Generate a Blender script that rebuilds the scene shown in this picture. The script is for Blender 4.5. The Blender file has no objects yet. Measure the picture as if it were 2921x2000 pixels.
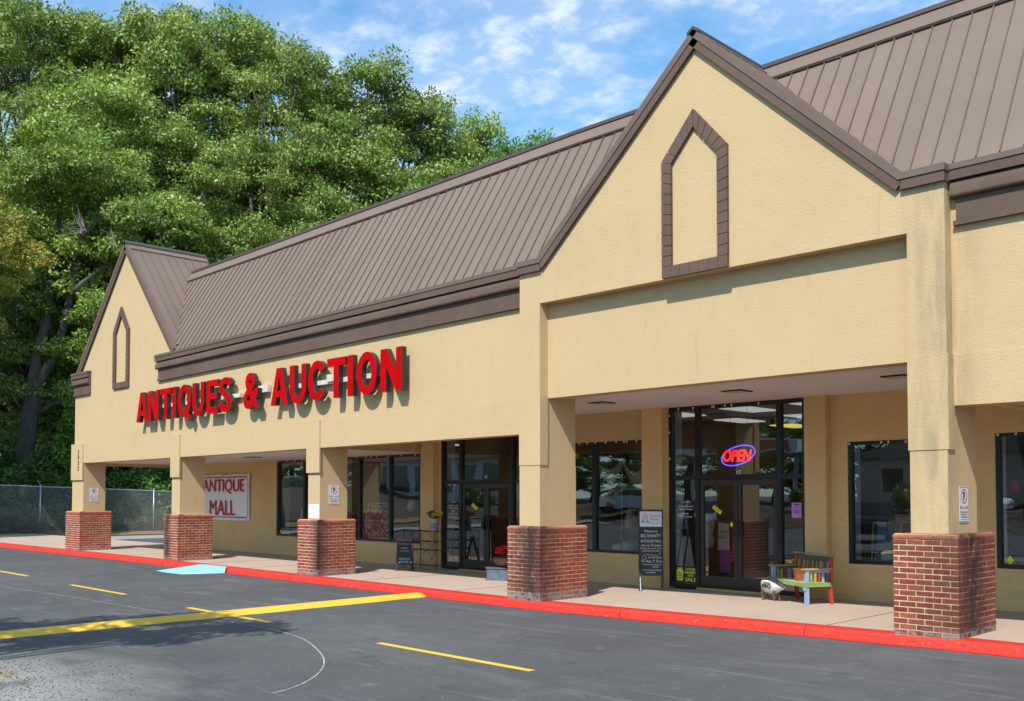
import bpy, math, random
import numpy as np
from mathutils import Vector

random.seed(7)
S = bpy.context.scene
COL = S.collection
R = math.radians

# ------------------------------------------------------------------ camera
cam = bpy.data.cameras.new('camera')
cam.sensor_width = 36.0
cam.lens = 36.0 * 2795 / 2921
cam.shift_y = 0.11
cam.clip_start = 0.1
cam.clip_end = 3000
camo = bpy.data.objects.new('camera', cam)
COL.objects.link(camo)
camo.location = (0, 0, 1.75)
camo.rotation_euler = (R(91.9), 0, R(45))
S.camera = camo

# ------------------------------------------------------------------ world, sun, exposure
SUN = Vector((0.38, -1.0, 1.3)).normalized()          # towards the sun
w = bpy.data.worlds.new('World')
S.world = w
w.use_nodes = True
nt = w.node_tree
nt.nodes.clear()
out = nt.nodes.new('ShaderNodeOutputWorld')
bg = nt.nodes.new('ShaderNodeBackground')
sky = nt.nodes.new('ShaderNodeTexSky')
sky.sky_type = 'NISHITA'
sky.sun_disc = False
sky.sun_elevation = math.asin(SUN.z)
sky.sun_rotation = math.atan2(SUN.x, SUN.y)
sky.air_density = 1.0
sky.dust_density = 0.35
sky.ozone_density = 2.2
bg.inputs['Strength'].default_value = 0.15
tc = nt.nodes.new('ShaderNodeTexCoord')
sep = nt.nodes.new('ShaderNodeSeparateXYZ')
nt.links.new(tc.outputs['Generated'], sep.inputs[0])
mx = nt.nodes.new('ShaderNodeMath'); mx.operation = 'MAXIMUM'; mx.inputs[1].default_value = 0.02
nt.links.new(sep.outputs['Z'], mx.inputs[0])
ad = nt.nodes.new('ShaderNodeMath'); ad.operation = 'ADD'; ad.inputs[1].default_value = 0.12
nt.links.new(mx.outputs[0], ad.inputs[0])
dv = nt.nodes.new('ShaderNodeVectorMath'); dv.operation = 'DIVIDE'
cmb = nt.nodes.new('ShaderNodeCombineXYZ')
for i in range(3): nt.links.new(ad.outputs[0], cmb.inputs[i])
nt.links.new(tc.outputs['Generated'], dv.inputs[0]); nt.links.new(cmb.outputs[0], dv.inputs[1])
def wnoise(scale, detail, rough, lo, hi, dist=0.0):
    n = nt.nodes.new('ShaderNodeTexNoise')
    n.inputs['Scale'].default_value = scale; n.inputs['Detail'].default_value = detail
    n.inputs['Roughness'].default_value = rough; n.inputs['Distortion'].default_value = dist
    nt.links.new(dv.outputs[0], n.inputs['Vector'])
    m = nt.nodes.new('ShaderNodeMapRange'); m.interpolation_type = 'SMOOTHSTEP'
    m.inputs['From Min'].default_value = lo; m.inputs['From Max'].default_value = hi
    nt.links.new(n.outputs['Fac'], m.inputs['Value'])
    return m.outputs[0]
c1 = wnoise(3.0, 4, 0.55, 0.28, 0.62, 0.1)
c2 = wnoise(15.0, 5, 0.58, 0.40, 0.74, 0.1)
mm = nt.nodes.new('ShaderNodeMath'); mm.operation = 'MULTIPLY'
nt.links.new(c1, mm.inputs[0]); nt.links.new(c2, mm.inputs[1])
m2 = nt.nodes.new('ShaderNodeMath'); m2.operation = 'MULTIPLY_ADD'; m2.inputs[1].default_value = 0.55
nt.links.new(mm.outputs[0], m2.inputs[0])
c3 = nt.nodes.new('ShaderNodeMath'); c3.operation = 'MULTIPLY'; c3.inputs[1].default_value = 0.22
nt.links.new(c1, c3.inputs[0]); nt.links.new(c3.outputs[0], m2.inputs[2]); m2.use_clamp = True
mix = nt.nodes.new('ShaderNodeMix'); mix.data_type = 'RGBA'
tint = nt.nodes.new('ShaderNodeMix'); tint.data_type = 'RGBA'; tint.blend_type = 'MULTIPLY'
tint.inputs['Factor'].default_value = 1.0
tint.inputs['B'].default_value = (0.74, 1.20, 1.34, 1)
nt.links.new(sky.outputs[0], tint.inputs['A'])
nt.links.new(m2.outputs[0], mix.inputs['Factor'])
nt.links.new(tint.outputs['Result'], mix.inputs['A'])
mix.inputs['B'].default_value = (5.6, 6.0, 6.6, 1)
nt.links.new(mix.outputs['Result'], bg.inputs['Color'])
nt.links.new(bg.outputs[0], out.inputs['Surface'])

sl = bpy.data.lights.new('sun', 'SUN')
sl.energy = 4.6
sl.angle = R(0.53)
sl.color = (1.0, 0.965, 0.90)
so = bpy.data.objects.new('sun', sl)
COL.objects.link(so)
so.rotation_euler = (-SUN).to_track_quat('-Z', 'Y').to_euler()
so.location = (5, -10, 30)

S.view_settings.view_transform = 'Standard'
S.view_settings.look = 'None'
S.view_settings.exposure = 0.3
S.view_settings.gamma = 1.0
S.view_settings.use_curve_mapping = False
S.render.engine = 'CYCLES'
S.cycles.max_bounces = 8
S.cycles.transparent_max_bounces = 12

# ------------------------------------------------------------------ materials
MATS = {}
def nd(t, typ): return t.nodes.new('ShaderNode' + typ)
def mat(name, col, rough=0.7, col2=None, scale=4.0, detail=4, lo=0.35, hi=0.65, bump=0.0, bscale=60.0, spec=0.5,
        metal=0.0, rnd=0.0, stretch=None, emit=None, es=1.0, trans=0.0, bdetail=3, coat=0.0, bdist=0.01, extra=None):
    m = bpy.data.materials.new(name); m.use_nodes = True
    t = m.node_tree; p = t.nodes['Principled BSDF']; L = t.links.new
    p.inputs['Roughness'].default_value = rough
    p.inputs['Metallic'].default_value = metal
    p.inputs['Specular IOR Level'].default_value = spec
    if coat: p.inputs['Coat Weight'].default_value = coat
    c = None
    geo = nd(t, 'NewGeometry'); vec = geo.outputs['Position']
    if stretch:
        vm = nd(t, 'VectorMath'); vm.operation = 'MULTIPLY'; vm.inputs[1].default_value = stretch
        L(vec, vm.inputs[0]); vec = vm.outputs[0]
    if col2:
        n = nd(t, 'TexNoise'); n.inputs['Scale'].default_value = scale; n.inputs['Detail'].default_value = detail
        n.inputs['Roughness'].default_value = 0.6
        L(vec, n.inputs['Vector'])
        r = nd(t, 'MapRange'); r.inputs['From Min'].default_value = lo; r.inputs['From Max'].default_value = hi
        L(n.outputs['Fac'], r.inputs['Value'])
        x = nd(t, 'Mix'); x.data_type = 'RGBA'
        x.inputs['A'].default_value = (*col, 1); x.inputs['B'].default_value = (*col2, 1)
        L(r.outputs[0], x.inputs['Factor']); c = x.outputs['Result']
    if rnd:
        oi = nd(t, 'ObjectInfo')
        hs = nd(t, 'HueSaturation')
        r = nd(t, 'MapRange'); r.inputs['To Min'].default_value = 1 - rnd; r.inputs['To Max'].default_value = 1 + rnd
        L(oi.outputs['Random'], r.inputs['Value']); L(r.outputs[0], hs.inputs['Value'])
        m2 = nd(t, 'Math'); m2.operation = 'MULTIPLY'; m2.inputs[1].default_value = 7.77
        fr = nd(t, 'Math'); fr.operation = 'FRACT'; L(oi.outputs['Random'], m2.inputs[0]); L(m2.outputs[0], fr.inputs[0])
        r3 = nd(t, 'MapRange'); r3.inputs['To Min'].default_value = 0.5 - rnd * 0.04; r3.inputs['To Max'].default_value = 0.5 + rnd * 0.05
        L(fr.outputs[0], r3.inputs['Value']); L(r3.outputs[0], hs.inputs['Hue'])
        if c is None: hs.inputs['Color'].default_value = (*col, 1)
        else: L(c, hs.inputs['Color'])
        c = hs.outputs[0]
    if extra:
        if c is None:
            rgb = nd(t, 'RGB'); rgb.outputs[0].default_value = (*col, 1); c = rgb.outputs[0]
        c = extra(t, c, geo)
    if c is None: p.inputs['Base Color'].default_value = (*col, 1)
    else: L(c, p.inputs['Base Color'])
    if bump:
        n = nd(t, 'TexNoise'); n.inputs['Scale'].default_value = bscale; n.inputs['Detail'].default_value = bdetail
        L(vec, n.inputs['Vector'])
        b = nd(t, 'Bump'); b.inputs['Strength'].default_value = bump; b.inputs['Distance'].default_value = bdist
        L(n.outputs['Fac'], b.inputs['Height']); L(b.outputs[0], p.inputs['Normal'])
    if emit:
        p.inputs['Emission Color'].default_value = (*emit, 1); p.inputs['Emission Strength'].default_value = es
    if trans: p.inputs['Transmission Weight'].default_value = trans
    MATS[name] = m
    return m

def noise(t, vec, scale, lo, hi, detail=4, mul=None):
    L = t.links.new
    if mul:
        v = nd(t, 'VectorMath'); v.operation = 'MULTIPLY'; v.inputs[1].default_value = mul; L(vec, v.inputs[0]); vec = v.outputs[0]
    n = nd(t, 'TexNoise'); n.inputs['Scale'].default_value = scale; n.inputs['Detail'].default_value = detail
    n.inputs['Roughness'].default_value = 0.65
    L(vec, n.inputs['Vector'])
    r = nd(t, 'MapRange'); r.interpolation_type = 'SMOOTHSTEP'
    r.inputs['From Min'].default_value = lo; r.inputs['From Max'].default_value = hi
    L(n.outputs['Fac'], r.inputs['Value']); return r.outputs[0]
def mul(t, a, b):
    m = nd(t, 'Math'); m.operation = 'MULTIPLY'
    t.links.new(a, m.inputs[0])
    if isinstance(b, float): m.inputs[1].default_value = b
    else: t.links.new(b, m.inputs[1])
    return m.outputs[0]
def mixc(t, f, a, col, fac=None):
    x = nd(t, 'Mix'); x.data_type = 'RGBA'; t.links.new(a, x.inputs['A']); x.inputs['B'].default_value = (*col, 1)
    t.links.new(f, x.inputs['Factor']); return x.outputs['Result']
def near(t, geo, pt, r0, r1, z0=None, z1=None):
    """1 near a vertical line (x, y), 0 beyond r1"""
    L = t.links.new
    s = nd(t, 'VectorMath'); s.operation = 'SUBTRACT'; s.inputs[1].default_value = (pt[0], pt[1], 0); L(geo.outputs['Position'], s.inputs[0])
    k = nd(t, 'VectorMath'); k.operation = 'MULTIPLY'; k.inputs[1].default_value = (1, 1, 0); L(s.outputs[0], k.inputs[0])
    ln = nd(t, 'VectorMath'); ln.operation = 'LENGTH'; L(k.outputs[0], ln.inputs[0])
    r = nd(t, 'MapRange'); r.inputs['From Min'].default_value = r0; r.inputs['From Max'].default_value = r1
    r.inputs['To Min'].default_value = 1; r.inputs['To Max'].default_value = 0
    L(ln.outputs['Value'], r.inputs['Value']); o = r.outputs[0]
    return o

def stucco_stain(t, c, geo):
    P = geo.outputs['Position']
    c = mixc(t, mul(t, noise(t, P, 0.7, 0.42, 0.75, 5), 0.35), c, (0.47, 0.345, 0.175))
    c = mixc(t, mul(t, noise(t, P, 1.0, 0.56, 0.85, 5, (2.2, 2.2, 0.5)), 0.22), c, (0.36, 0.27, 0.15))
    c = mixc(t, mul(t, noise(t, P, 2.6, 0.5, 0.75, 6), 0.22), c, (0.50, 0.33, 0.19))
    c = mixc(t, noise(t, P, 19, 0.75, 0.78, 2), c, (0.34, 0.25, 0.14))
    c = mixc(t, mul(t, noise(t, P, 3.0, 0.60, 0.78, 6, (2.0, 2.0, 0.25)), 0.28), c, (0.30, 0.24, 0.15))
    a = near(t, geo, (-4.62, 11.9), 0.1, 0.55)
    b = noise(t, P, 2.2, 0.36, 0.66, 6, (2.4, 2.4, 0.5))
    c = mixc(t, mul(t, mul(t, a, b), 0.5), c, (0.22, 0.19, 0.12))
    return c
def brick_stain(t, c, geo):
    P = geo.outputs['Position']
    for pt, r in (((-4.42, 12.2), 0.85), ((-11.32, 11.76), 0.65), ((-17.8, 11.95), 0.35), ((-24.9, 11.95), 0.3)):
        a = near(t, geo, pt, 0.0, r)
        b = noise(t, P, 8, 0.26, 0.50, 7, (1, 1, 0.40))
        c = mixc(t, mul(t, mul(t, a, b), 0.95), c, (0.028, 0.024, 0.02))
    c = mixc(t, mul(t, noise(t, P, 30, 0.52, 0.75, 4), 0.4), c, (0.12, 0.045, 0.035))
    sp = nd(t, 'SeparateXYZ'); t.links.new(P, sp.inputs[0])
    r = nd(t, 'MapRange'); r.inputs['From Min'].default_value = 0.10; r.inputs['From Max'].default_value = 0.19
    r.inputs['To Min'].default_value = 0.75; r.inputs['To Max'].default_value = 0
    t.links.new(sp.outputs['Z'], r.inputs['Value'])
    c = mixc(t, mul(t, r.outputs[0], noise(t, P, 14, 0.35, 0.6, 5)), c, (0.30, 0.26, 0.24))
    return c

mat('stucco', (0.555, 0.400, 0.218), 0.93, bump=0.5, bscale=48, bdetail=5, spec=0.15, bdist=0.010, extra=stucco_stain)
mat('stucco_joint', (0.16, 0.11, 0.06), 0.95, spec=0.1)
mat('trim_brown', (0.140, 0.092, 0.068), 0.8, (0.112, 0.073, 0.054), 1.2, bump=0.5, bscale=70, spec=0.3, bdist=0.008)
mat('metal_brown', (0.200, 0.143, 0.109), 0.52, (0.176, 0.126, 0.096), 0.5, spec=0.28, rnd=0.05, bump=0.12, bscale=1.4, bdist=0.02)
mat('metal_trim', (0.165, 0.113, 0.088), 0.5, (0.145, 0.10, 0.078), 2.0, spec=0.35)
mat('metal_dark', (0.075, 0.055, 0.048), 0.5)
mat('soffit', (0.70, 0.64, 0.60), 0.8, (0.64, 0.58, 0.54), 1.0)
mat('block_paint', (0.70, 0.475, 0.215), 0.75, (0.65, 0.44, 0.20), 2.0, bump=0.35, bscale=30, rnd=0.035, spec=0.2)
mat('block_joint', (0.62, 0.42, 0.19), 0.9)
mat('brick', (0.34, 0.082, 0.046), 0.85, (0.24, 0.056, 0.036), 22, bump=0.9, bscale=55, bdetail=5, rnd=0.24, spec=0.2, bdist=0.01, extra=brick_stain)
mat('cap_brick', (0.42, 0.135, 0.070), 0.85, (0.34, 0.10, 0.055), 12, bump=0.5, bscale=60, rnd=0.14, spec=0.2, extra=brick_stain)
mat('mortar', (0.76, 0.62, 0.43), 0.95, (0.60, 0.48, 0.32), 14, bump=0.5, bscale=120, extra=brick_stain)
def kerb_wear(t, c, geo):
    P = geo.outputs['Position']
    c = mixc(t, mul(t, noise(t, P, 1.1, 0.45, 0.8, 5), 0.35), c, (0.42, 0.03, 0.02))
    c = mixc(t, mul(t, noise(t, P, 15, 0.61, 0.66, 6, (0.7, 1, 2.5)), noise(t, P, 0.55, 0.50, 0.62, 3)), c, (0.40, 0.20, 0.17))
    c = mixc(t, mul(t, noise(t, P, 24, 0.56, 0.64, 5, (0.3, 1, 2)), 0.6), c, (0.22, 0.03, 0.025))
    c = mixc(t, mul(t, noise(t, P, 2.3, 0.5, 0.75, 5, (1, 1, 1)), 0.3), c, (0.60, 0.075, 0.035))
    c = mixc(t, mul(t, noise(t, P, 5, 0.58, 0.7, 6, (1, 1, 3)), 0.5), c, (0.30, 0.025, 0.02))
    return c
mat('kerb_red', (0.57, 0.032, 0.016), 0.6, bump=0.5, bscale=18, bdetail=6, spec=0.4, bdist=0.02, extra=kerb_wear)
def walk(t, c, geo):
    P = geo.outputs['Position']
    c = mixc(t, mul(t, noise(t, P, 0.45, 0.4, 0.7, 6), 0.6), c, (0.36, 0.265, 0.205))
    c = mixc(t, mul(t, noise(t, P, 3.5, 0.5, 0.75, 6), 0.35), c, (0.30, 0.23, 0.18))
    c = mixc(t, noise(t, P, 22, 0.74, 0.77, 2), c, (0.25, 0.22, 0.18))
    return c
mat('concrete', (0.44, 0.335, 0.262), 0.9, bump=0.25, bscale=90, extra=walk)
mat('concrete_grey', (0.34, 0.33, 0.30), 0.9, (0.25, 0.25, 0.23), 1.5, bump=0.3, bscale=50)
def asph(t, c, geo):
    P = geo.outputs['Position']
    c = mixc(t, mul(t, noise(t, P, 0.22, 0.38, 0.68, 5), 0.55), c, (0.112, 0.115, 0.115))
    c = mixc(t, mul(t, noise(t, P, 1.0, 0.50, 0.75, 6, (0.35, 1.6, 1)), 0.5), c, (0.145, 0.148, 0.148))
    c = mixc(t, mul(t, noise(t, P, 1.6, 0.48, 0.75, 6), 0.6), c, (0.046, 0.047, 0.048))
    c = mixc(t, mul(t, noise(t, P, 2.1, 0.60, 0.72, 6, (1, 1, 1)), 0.7), c, (0.15, 0.152, 0.15))
    c = mixc(t, mul(t, noise(t, P, 0.9, 0.64, 0.70, 3), 0.4), c, (0.040, 0.041, 0.042))
    c = mixc(t, mul(t, noise(t, P, 6.0, 0.58, 0.66, 5, (0.12, 1.0, 1)), 0.35), c, (0.17, 0.17, 0.168))
    c = mixc(t, noise(t, P, 38, 0.74, 0.77, 1), c, (0.36, 0.36, 0.34))
    c = mixc(t, noise(t, P, 55, 0.73, 0.76, 1), c, (0.03, 0.03, 0.03))
    c = mixc(t, mul(t, noise(t, P, 320, 0.50, 0.70, 2), 0.55), c, (0.13, 0.13, 0.13))
    # worn, dusty corner with gravel
    a = near(t, geo, (-10.7, 1.9), 1.7, 3.2)
    b = noise(t, P, 1.3, 0.22, 0.55, 6)
    c = mixc(t, mul(t, mul(t, a, b), 1.0), c, (0.30, 0.292, 0.265))
    kk = near(t, geo, (-10.9, 2.2), 1.5, 2.9)
    c = mixc(t, mul(t, mul(t, kk, noise(t, P, 34, 0.50, 0.60, 4)), 0.7), c, (0.07, 0.07, 0.07))
    return c
mat('asphalt', (0.068, 0.070, 0.071), 0.82, bump=0.6, bscale=160, bdetail=4, spec=0.35, bdist=0.006, extra=asph)
def ypaint(t, c, geo):
    P = geo.outputs['Position']
    c = mixc(t, mul(t, noise(t, P, 6, 0.45, 0.8, 6), 0.4), c, (0.50, 0.32, 0.04))
    c = mixc(t, mul(t, noise(t, P, 60, 0.56, 0.62, 4), 0.35), c, (0.30, 0.22, 0.08))
    return mixc(t, noise(t, P, 30, 0.63, 0.67, 5), c, (0.10, 0.09, 0.07))
mat('yellow_paint', (0.76, 0.475, 0.045), 0.6, bump=0.4, bscale=60, extra=ypaint)
mat('white_paint', (0.46, 0.46, 0.44), 0.8, (0.13, 0.13, 0.13), 24, lo=0.38, hi=0.66)
mat('faded_chalk', (0.21, 0.21, 0.205), 0.9, (0.12, 0.12, 0.12), 9)
mat('blue_paint', (0.26, 0.58, 0.78), 0.7, (0.20, 0.40, 0.52), 14, lo=0.52, hi=0.8, bump=0.3, bscale=40)
mat('gravel', (0.20, 0.19, 0.17), 0.95, (0.08, 0.08, 0.08), 40, rnd=0.3)
mat('litter', (0.30, 0.20, 0.10), 0.95, (0.12, 0.09, 0.05), 6, bump=0.6, bscale=20)
mat('scrub', (0.13, 0.105, 0.06), 0.95, (0.03, 0.032, 0.018), 1.3, detail=9, bump=1.0, bscale=2.5, bdist=0.3)
mat('forest_soil', (0.09, 0.065, 0.035), 0.95, (0.04, 0.035, 0.02), 1.5, bump=0.6, bscale=10)
mat('grass_mat', (0.20, 0.20, 0.05), 0.9, (0.34, 0.27, 0.08), 9)
mat('dark_frame', (0.012, 0.011, 0.011), 0.35, spec=0.5)
mat('bronze_frame', (0.035, 0.028, 0.024), 0.4)
mat('sign_side', (0.030, 0.030, 0.028), 0.35)
mat('sign_red', (0.50, 0.001, 0.003), 0.4, spec=0.04, col2=(0.40, 0.001, 0.002), scale=0.9)
mat('white_box', (0.66, 0.62, 0.54), 0.5, (0.52, 0.47, 0.38), 6)
mat('banner_white', (0.80, 0.80, 0.82), 0.6, bump=0.3, bscale=2.0, bdist=0.05)
mat('banner_red', (0.42, 0.012, 0.012), 0.6)
mat('sign_white', (0.70, 0.71, 0.72), 0.4)
mat('sign_black', (0.015, 0.015, 0.015), 0.5)
mat('sign_redprint', (0.40, 0.03, 0.03), 0.5)
mat('paper_white', (0.75, 0.72, 0.74), 0.8)
mat('paper_grey', (0.42, 0.40, 0.42), 0.8)
mat('paper_purple', (0.50, 0.25, 0.62), 0.8)
mat('purple_ink', (0.15, 0.07, 0.2), 0.8)
mat('sticker_yellow', (0.85, 0.72, 0.03), 0.6)
mat('decal_white', (0.85, 0.85, 0.85), 0.6)
mat('honey_yellow', (0.75, 0.78, 0.06), 0.6)
mat('chalkboard', (0.022, 0.023, 0.026), 0.7, (0.035, 0.036, 0.04), 5)
mat('chalk', (0.72, 0.72, 0.70), 0.9)
mat('chalk_blue', (0.30, 0.62, 0.75), 0.9)
mat('chalk_pink', (0.55, 0.30, 0.60), 0.9)
mat('print_blue', (0.05, 0.28, 0.48), 0.7)
mat('print_pale', (0.35, 0.68, 0.80), 0.7)
mat('print_pink', (0.72, 0.38, 0.38), 0.7)
mat('wood', (0.28, 0.12, 0.045), 0.6, (0.18, 0.075, 0.03), 8, stretch=(4, 4, 1))
mat('pale_wood', (0.50, 0.44, 0.34), 0.7, (0.38, 0.33, 0.26), 8)
mat('neon_red', (0.9, 0.02, 0.02), 0.4, emit=(1.0, 0.015, 0.02), es=2.6)
mat('neon_blue', (0.05, 0.05, 0.9), 0.4, emit=(0.10, 0.08, 1.0), es=2.2)
mat('lamp_panel', (0.9, 0.9, 0.9), 0.5, emit=(0.95, 0.97, 1.0), es=0.42)
mat('lamp_warm', (0.9, 0.8, 0.3), 0.5, emit=(1.0, 0.75, 0.12), es=0.8)
mat('bulb', (0.72, 0.66, 0.42), 0.35)
mat('galvanised', (0.46, 0.49, 0.52), 0.42, (0.34, 0.37, 0.40), 10, metal=0.6)
mat('fence_wire', (0.36, 0.38, 0.39), 0.5)
mat('bucket', (0.42, 0.47, 0.54), 0.45, (0.34, 0.39, 0.46), 12, metal=0.35)
mat('black_iron', (0.025, 0.023, 0.022), 0.6)
mat('white_iron', (0.85, 0.86, 0.84), 0.5, (0.5, 0.5, 0.46), 30)
mat('petal_red', (0.45, 0.008, 0.012), 0.7, (0.25, 0.004, 0.01), 60)
mat('petal_bright_red', (0.75, 0.012, 0.015), 0.7)
mat('petal_yellow', (0.75, 0.48, 0.02), 0.7)
mat('petal_mauve', (0.16, 0.08, 0.14), 0.7)
mat('stem_green', (0.05, 0.14, 0.03), 0.7)
mat('terracotta', (0.24, 0.12, 0.07), 0.8, (0.16, 0.08, 0.05), 10)
mat('old_blue', (0.13, 0.17, 0.21), 0.6, (0.07, 0.09, 0.11), 6)
mat('paint_red', (0.50, 0.06, 0.025), 0.6, (0.30, 0.05, 0.02), 18, hi=0.75)
mat('paint_blue', (0.26, 0.36, 0.58), 0.6, (0.40, 0.45, 0.42), 18, lo=0.45, hi=0.8)
mat('paint_green', (0.19, 0.34, 0.09), 0.6, (0.40, 0.44, 0.24), 14, lo=0.45, hi=0.8)
mat('paint_yellow', (0.52, 0.34, 0.06), 0.6, (0.30, 0.20, 0.07), 18, lo=0.45, hi=0.8)
mat('paint_pale', (0.52, 0.50, 0.34), 0.6, (0.34, 0.46, 0.20), 12, lo=0.45, hi=0.7)
mat('paint_slate', (0.15, 0.17, 0.20), 0.6, (0.10, 0.09, 0.08), 18)
mat('paint_brown', (0.16, 0.09, 0.06), 0.6, (0.10, 0.07, 0.07), 18)
mat('basket_weave', (0.45, 0.15, 0.055), 0.6, (0.22, 0.07, 0.03), 40)
mat('pig_white', (0.62, 0.64, 0.58), 0.5, (0.34, 0.36, 0.32), 9, lo=0.45, hi=0.75)
mat('pig_black', (0.03, 0.03, 0.03), 0.5)
mat('rust', (0.20, 0.11, 0.06), 0.8, (0.10, 0.07, 0.05), 40)
mat('interior_wall', (0.20, 0.15, 0.10), 0.9, (0.14, 0.10, 0.07), 0.7)
mat('interior_floor', (0.10, 0.09, 0.08), 0.6)
mat('interior_ceiling', (0.30, 0.27, 0.22), 0.9)
mat('cloth', (0.78, 0.68, 0.48), 0.9, (0.52, 0.42, 0.27), 8)
mat('red_fabric', (0.70, 0.04, 0.05), 0.9, (0.8, 0.5, 0.4), 30, lo=0.5, hi=0.7)
mat('purple_fabric', (0.45, 0.12, 0.38), 0.9)
mat('cream', (0.80, 0.75, 0.60), 0.7)
mat('stoneware', (0.45, 0.42, 0.35), 0.5)
mat('shelf_dark', (0.05, 0.035, 0.025), 0.7)
mat('mirror', (0.5, 0.52, 0.5), 0.08, metal=0.9)
mat('gold', (0.45, 0.28, 0.08), 0.4)
mat('bark', (0.120, 0.105, 0.088), 0.95, (0.060, 0.050, 0.040), 5, bump=1.0, bscale=9, bdist=0.05, stretch=(1, 1, 0.35))
mat('dead_wood', (0.20, 0.18, 0.155), 0.9)
mat('white_wall', (0.66, 0.68, 0.72), 0.8)
mat('yellow_trim', (0.80, 0.58, 0.03), 0.6)
mat('red_roof', (0.50, 0.10, 0.09), 0.5)
mat('tan_wall', (0.45, 0.40, 0.33), 0.9)
mat('grey_roof', (0.20, 0.20, 0.20), 0.9)
mat('window_dark', (0.03, 0.035, 0.04), 0.1)
mat('car_silver', (0.45, 0.48, 0.52), 0.25, metal=0.4)
mat('car_dark', (0.02, 0.022, 0.028), 0.15)
mat('rubber', (0.015, 0.015, 0.015), 0.9)
mat('threshold', (0.60, 0.43, 0.12), 0.5, metal=0.3)

def leafmat(name, a, b, trans=0.22):
    m = bpy.data.materials.new(name); m.use_nodes = True; t = m.node_tree; L = t.links.new
    t.nodes.clear()
    o = nd(t, 'OutputMaterial'); at = nd(t, 'Attribute'); at.attribute_name = 'tint'
    x = nd(t, 'Mix'); x.data_type = 'RGBA'; x.inputs['A'].default_value = (*a, 1); x.inputs['B'].default_value = (*b, 1)
    L(at.outputs['Fac'], x.inputs['Factor'])
    hs = nd(t, 'HueSaturation'); oi = nd(t, 'ObjectInfo')
    r = nd(t, 'MapRange'); r.inputs['To Min'].default_value = 0.85; r.inputs['To Max'].default_value = 1.15
    L(oi.outputs['Random'], r.inputs['Value']); L(r.outputs[0], hs.inputs['Value']); L(x.outputs['Result'], hs.inputs['Color'])
    d = nd(t, 'BsdfPrincipled'); d.inputs['Roughness'].default_value = 0.5; d.inputs['Specular IOR Level'].default_value = 0.35
    tr = nd(t, 'BsdfTranslucent')
    g = nd(t, 'Mix'); g.data_type = 'RGBA'; g.blend_type = 'MULTIPLY'; g.inputs['Factor'].default_value = 1
    g.inputs['B'].default_value = (1.4, 1.5, 0.5, 1); L(hs.outputs[0], g.inputs['A'])
    L(hs.outputs[0], d.inputs['Base Color']); L(g.outputs['Result'], tr.inputs['Color'])
    s = nd(t, 'MixShader'); s.inputs[0].default_value = trans
    L(d.outputs[0], s.inputs[1]); L(tr.outputs[0], s.inputs[2]); L(s.outputs[0], o.inputs['Surface'])
    MATS[name] = m
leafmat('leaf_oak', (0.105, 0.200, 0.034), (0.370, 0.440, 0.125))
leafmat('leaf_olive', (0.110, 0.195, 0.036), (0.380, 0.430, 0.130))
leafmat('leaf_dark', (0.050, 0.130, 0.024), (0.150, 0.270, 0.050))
leafmat('leaf_bright', (0.075, 0.19, 0.025), (0.17, 0.33, 0.045))
leafmat('leaf_orange', (0.16, 0.26, 0.035), (0.46, 0.32, 0.07))
leafmat('leaf_brush', (0.16, 0.12, 0.05), (0.26, 0.22, 0.09))

def glassmat():
    m = bpy.data.materials.new('glass'); m.use_nodes = True; t = m.node_tree; L = t.links.new; t.nodes.clear()
    o = nd(t, 'OutputMaterial'); tr = nd(t, 'BsdfTransparent'); tr.inputs['Color'].default_value = (0.80, 0.82, 0.81, 1)
    g = nd(t, 'BsdfGlossy'); g.inputs['Roughness'].default_value = 0.0; g.inputs['Color'].default_value = (0.92, 0.97, 1.0, 1)
    n = nd(t, 'TexNoise'); n.inputs['Scale'].default_value = 1.1; n.inputs['Detail'].default_value = 1
    ge = nd(t, 'NewGeometry'); L(ge.outputs['Position'], n.inputs['Vector'])
    b = nd(t, 'Bump'); b.inputs['Strength'].default_value = 0.25; b.inputs['Distance'].default_value = 0.01
    L(n.outputs['Fac'], b.inputs['Height']); L(b.outputs[0], g.inputs['Normal'])
    f = nd(t, 'Fresnel'); f.inputs['IOR'].default_value = 1.5
    mu = nd(t, 'Math'); mu.operation = 'MULTIPLY_ADD'; mu.inputs[1].default_value = 2.5; mu.inputs[2].default_value = 0.06; mu.use_clamp = True
    L(f.outputs[0], mu.inputs[0])
    s = nd(t, 'MixShader'); L(mu.outputs[0], s.inputs[0]); L(tr.outputs[0], s.inputs[1]); L(g.outputs[0], s.inputs[2])
    L(s.outputs[0], o.inputs['Surface']); MATS['glass'] = m
glassmat()

# ------------------------------------------------------------------ mesh building helpers
def wz(x, z):
    """the long front is not dead level: it dips a little to the west, the pavement rises at both ends"""
    if x < -12:
        t = min((-12 - x) / 13.0, 1.1); return z + t * (0.05 - 0.033 * z)
    if x > -11.1:
        t = min((x + 11.1) / 6.7, 1.0); return z + 0.075 * t * max(0.0, 1 - z / 5.0)
    return z

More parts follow.
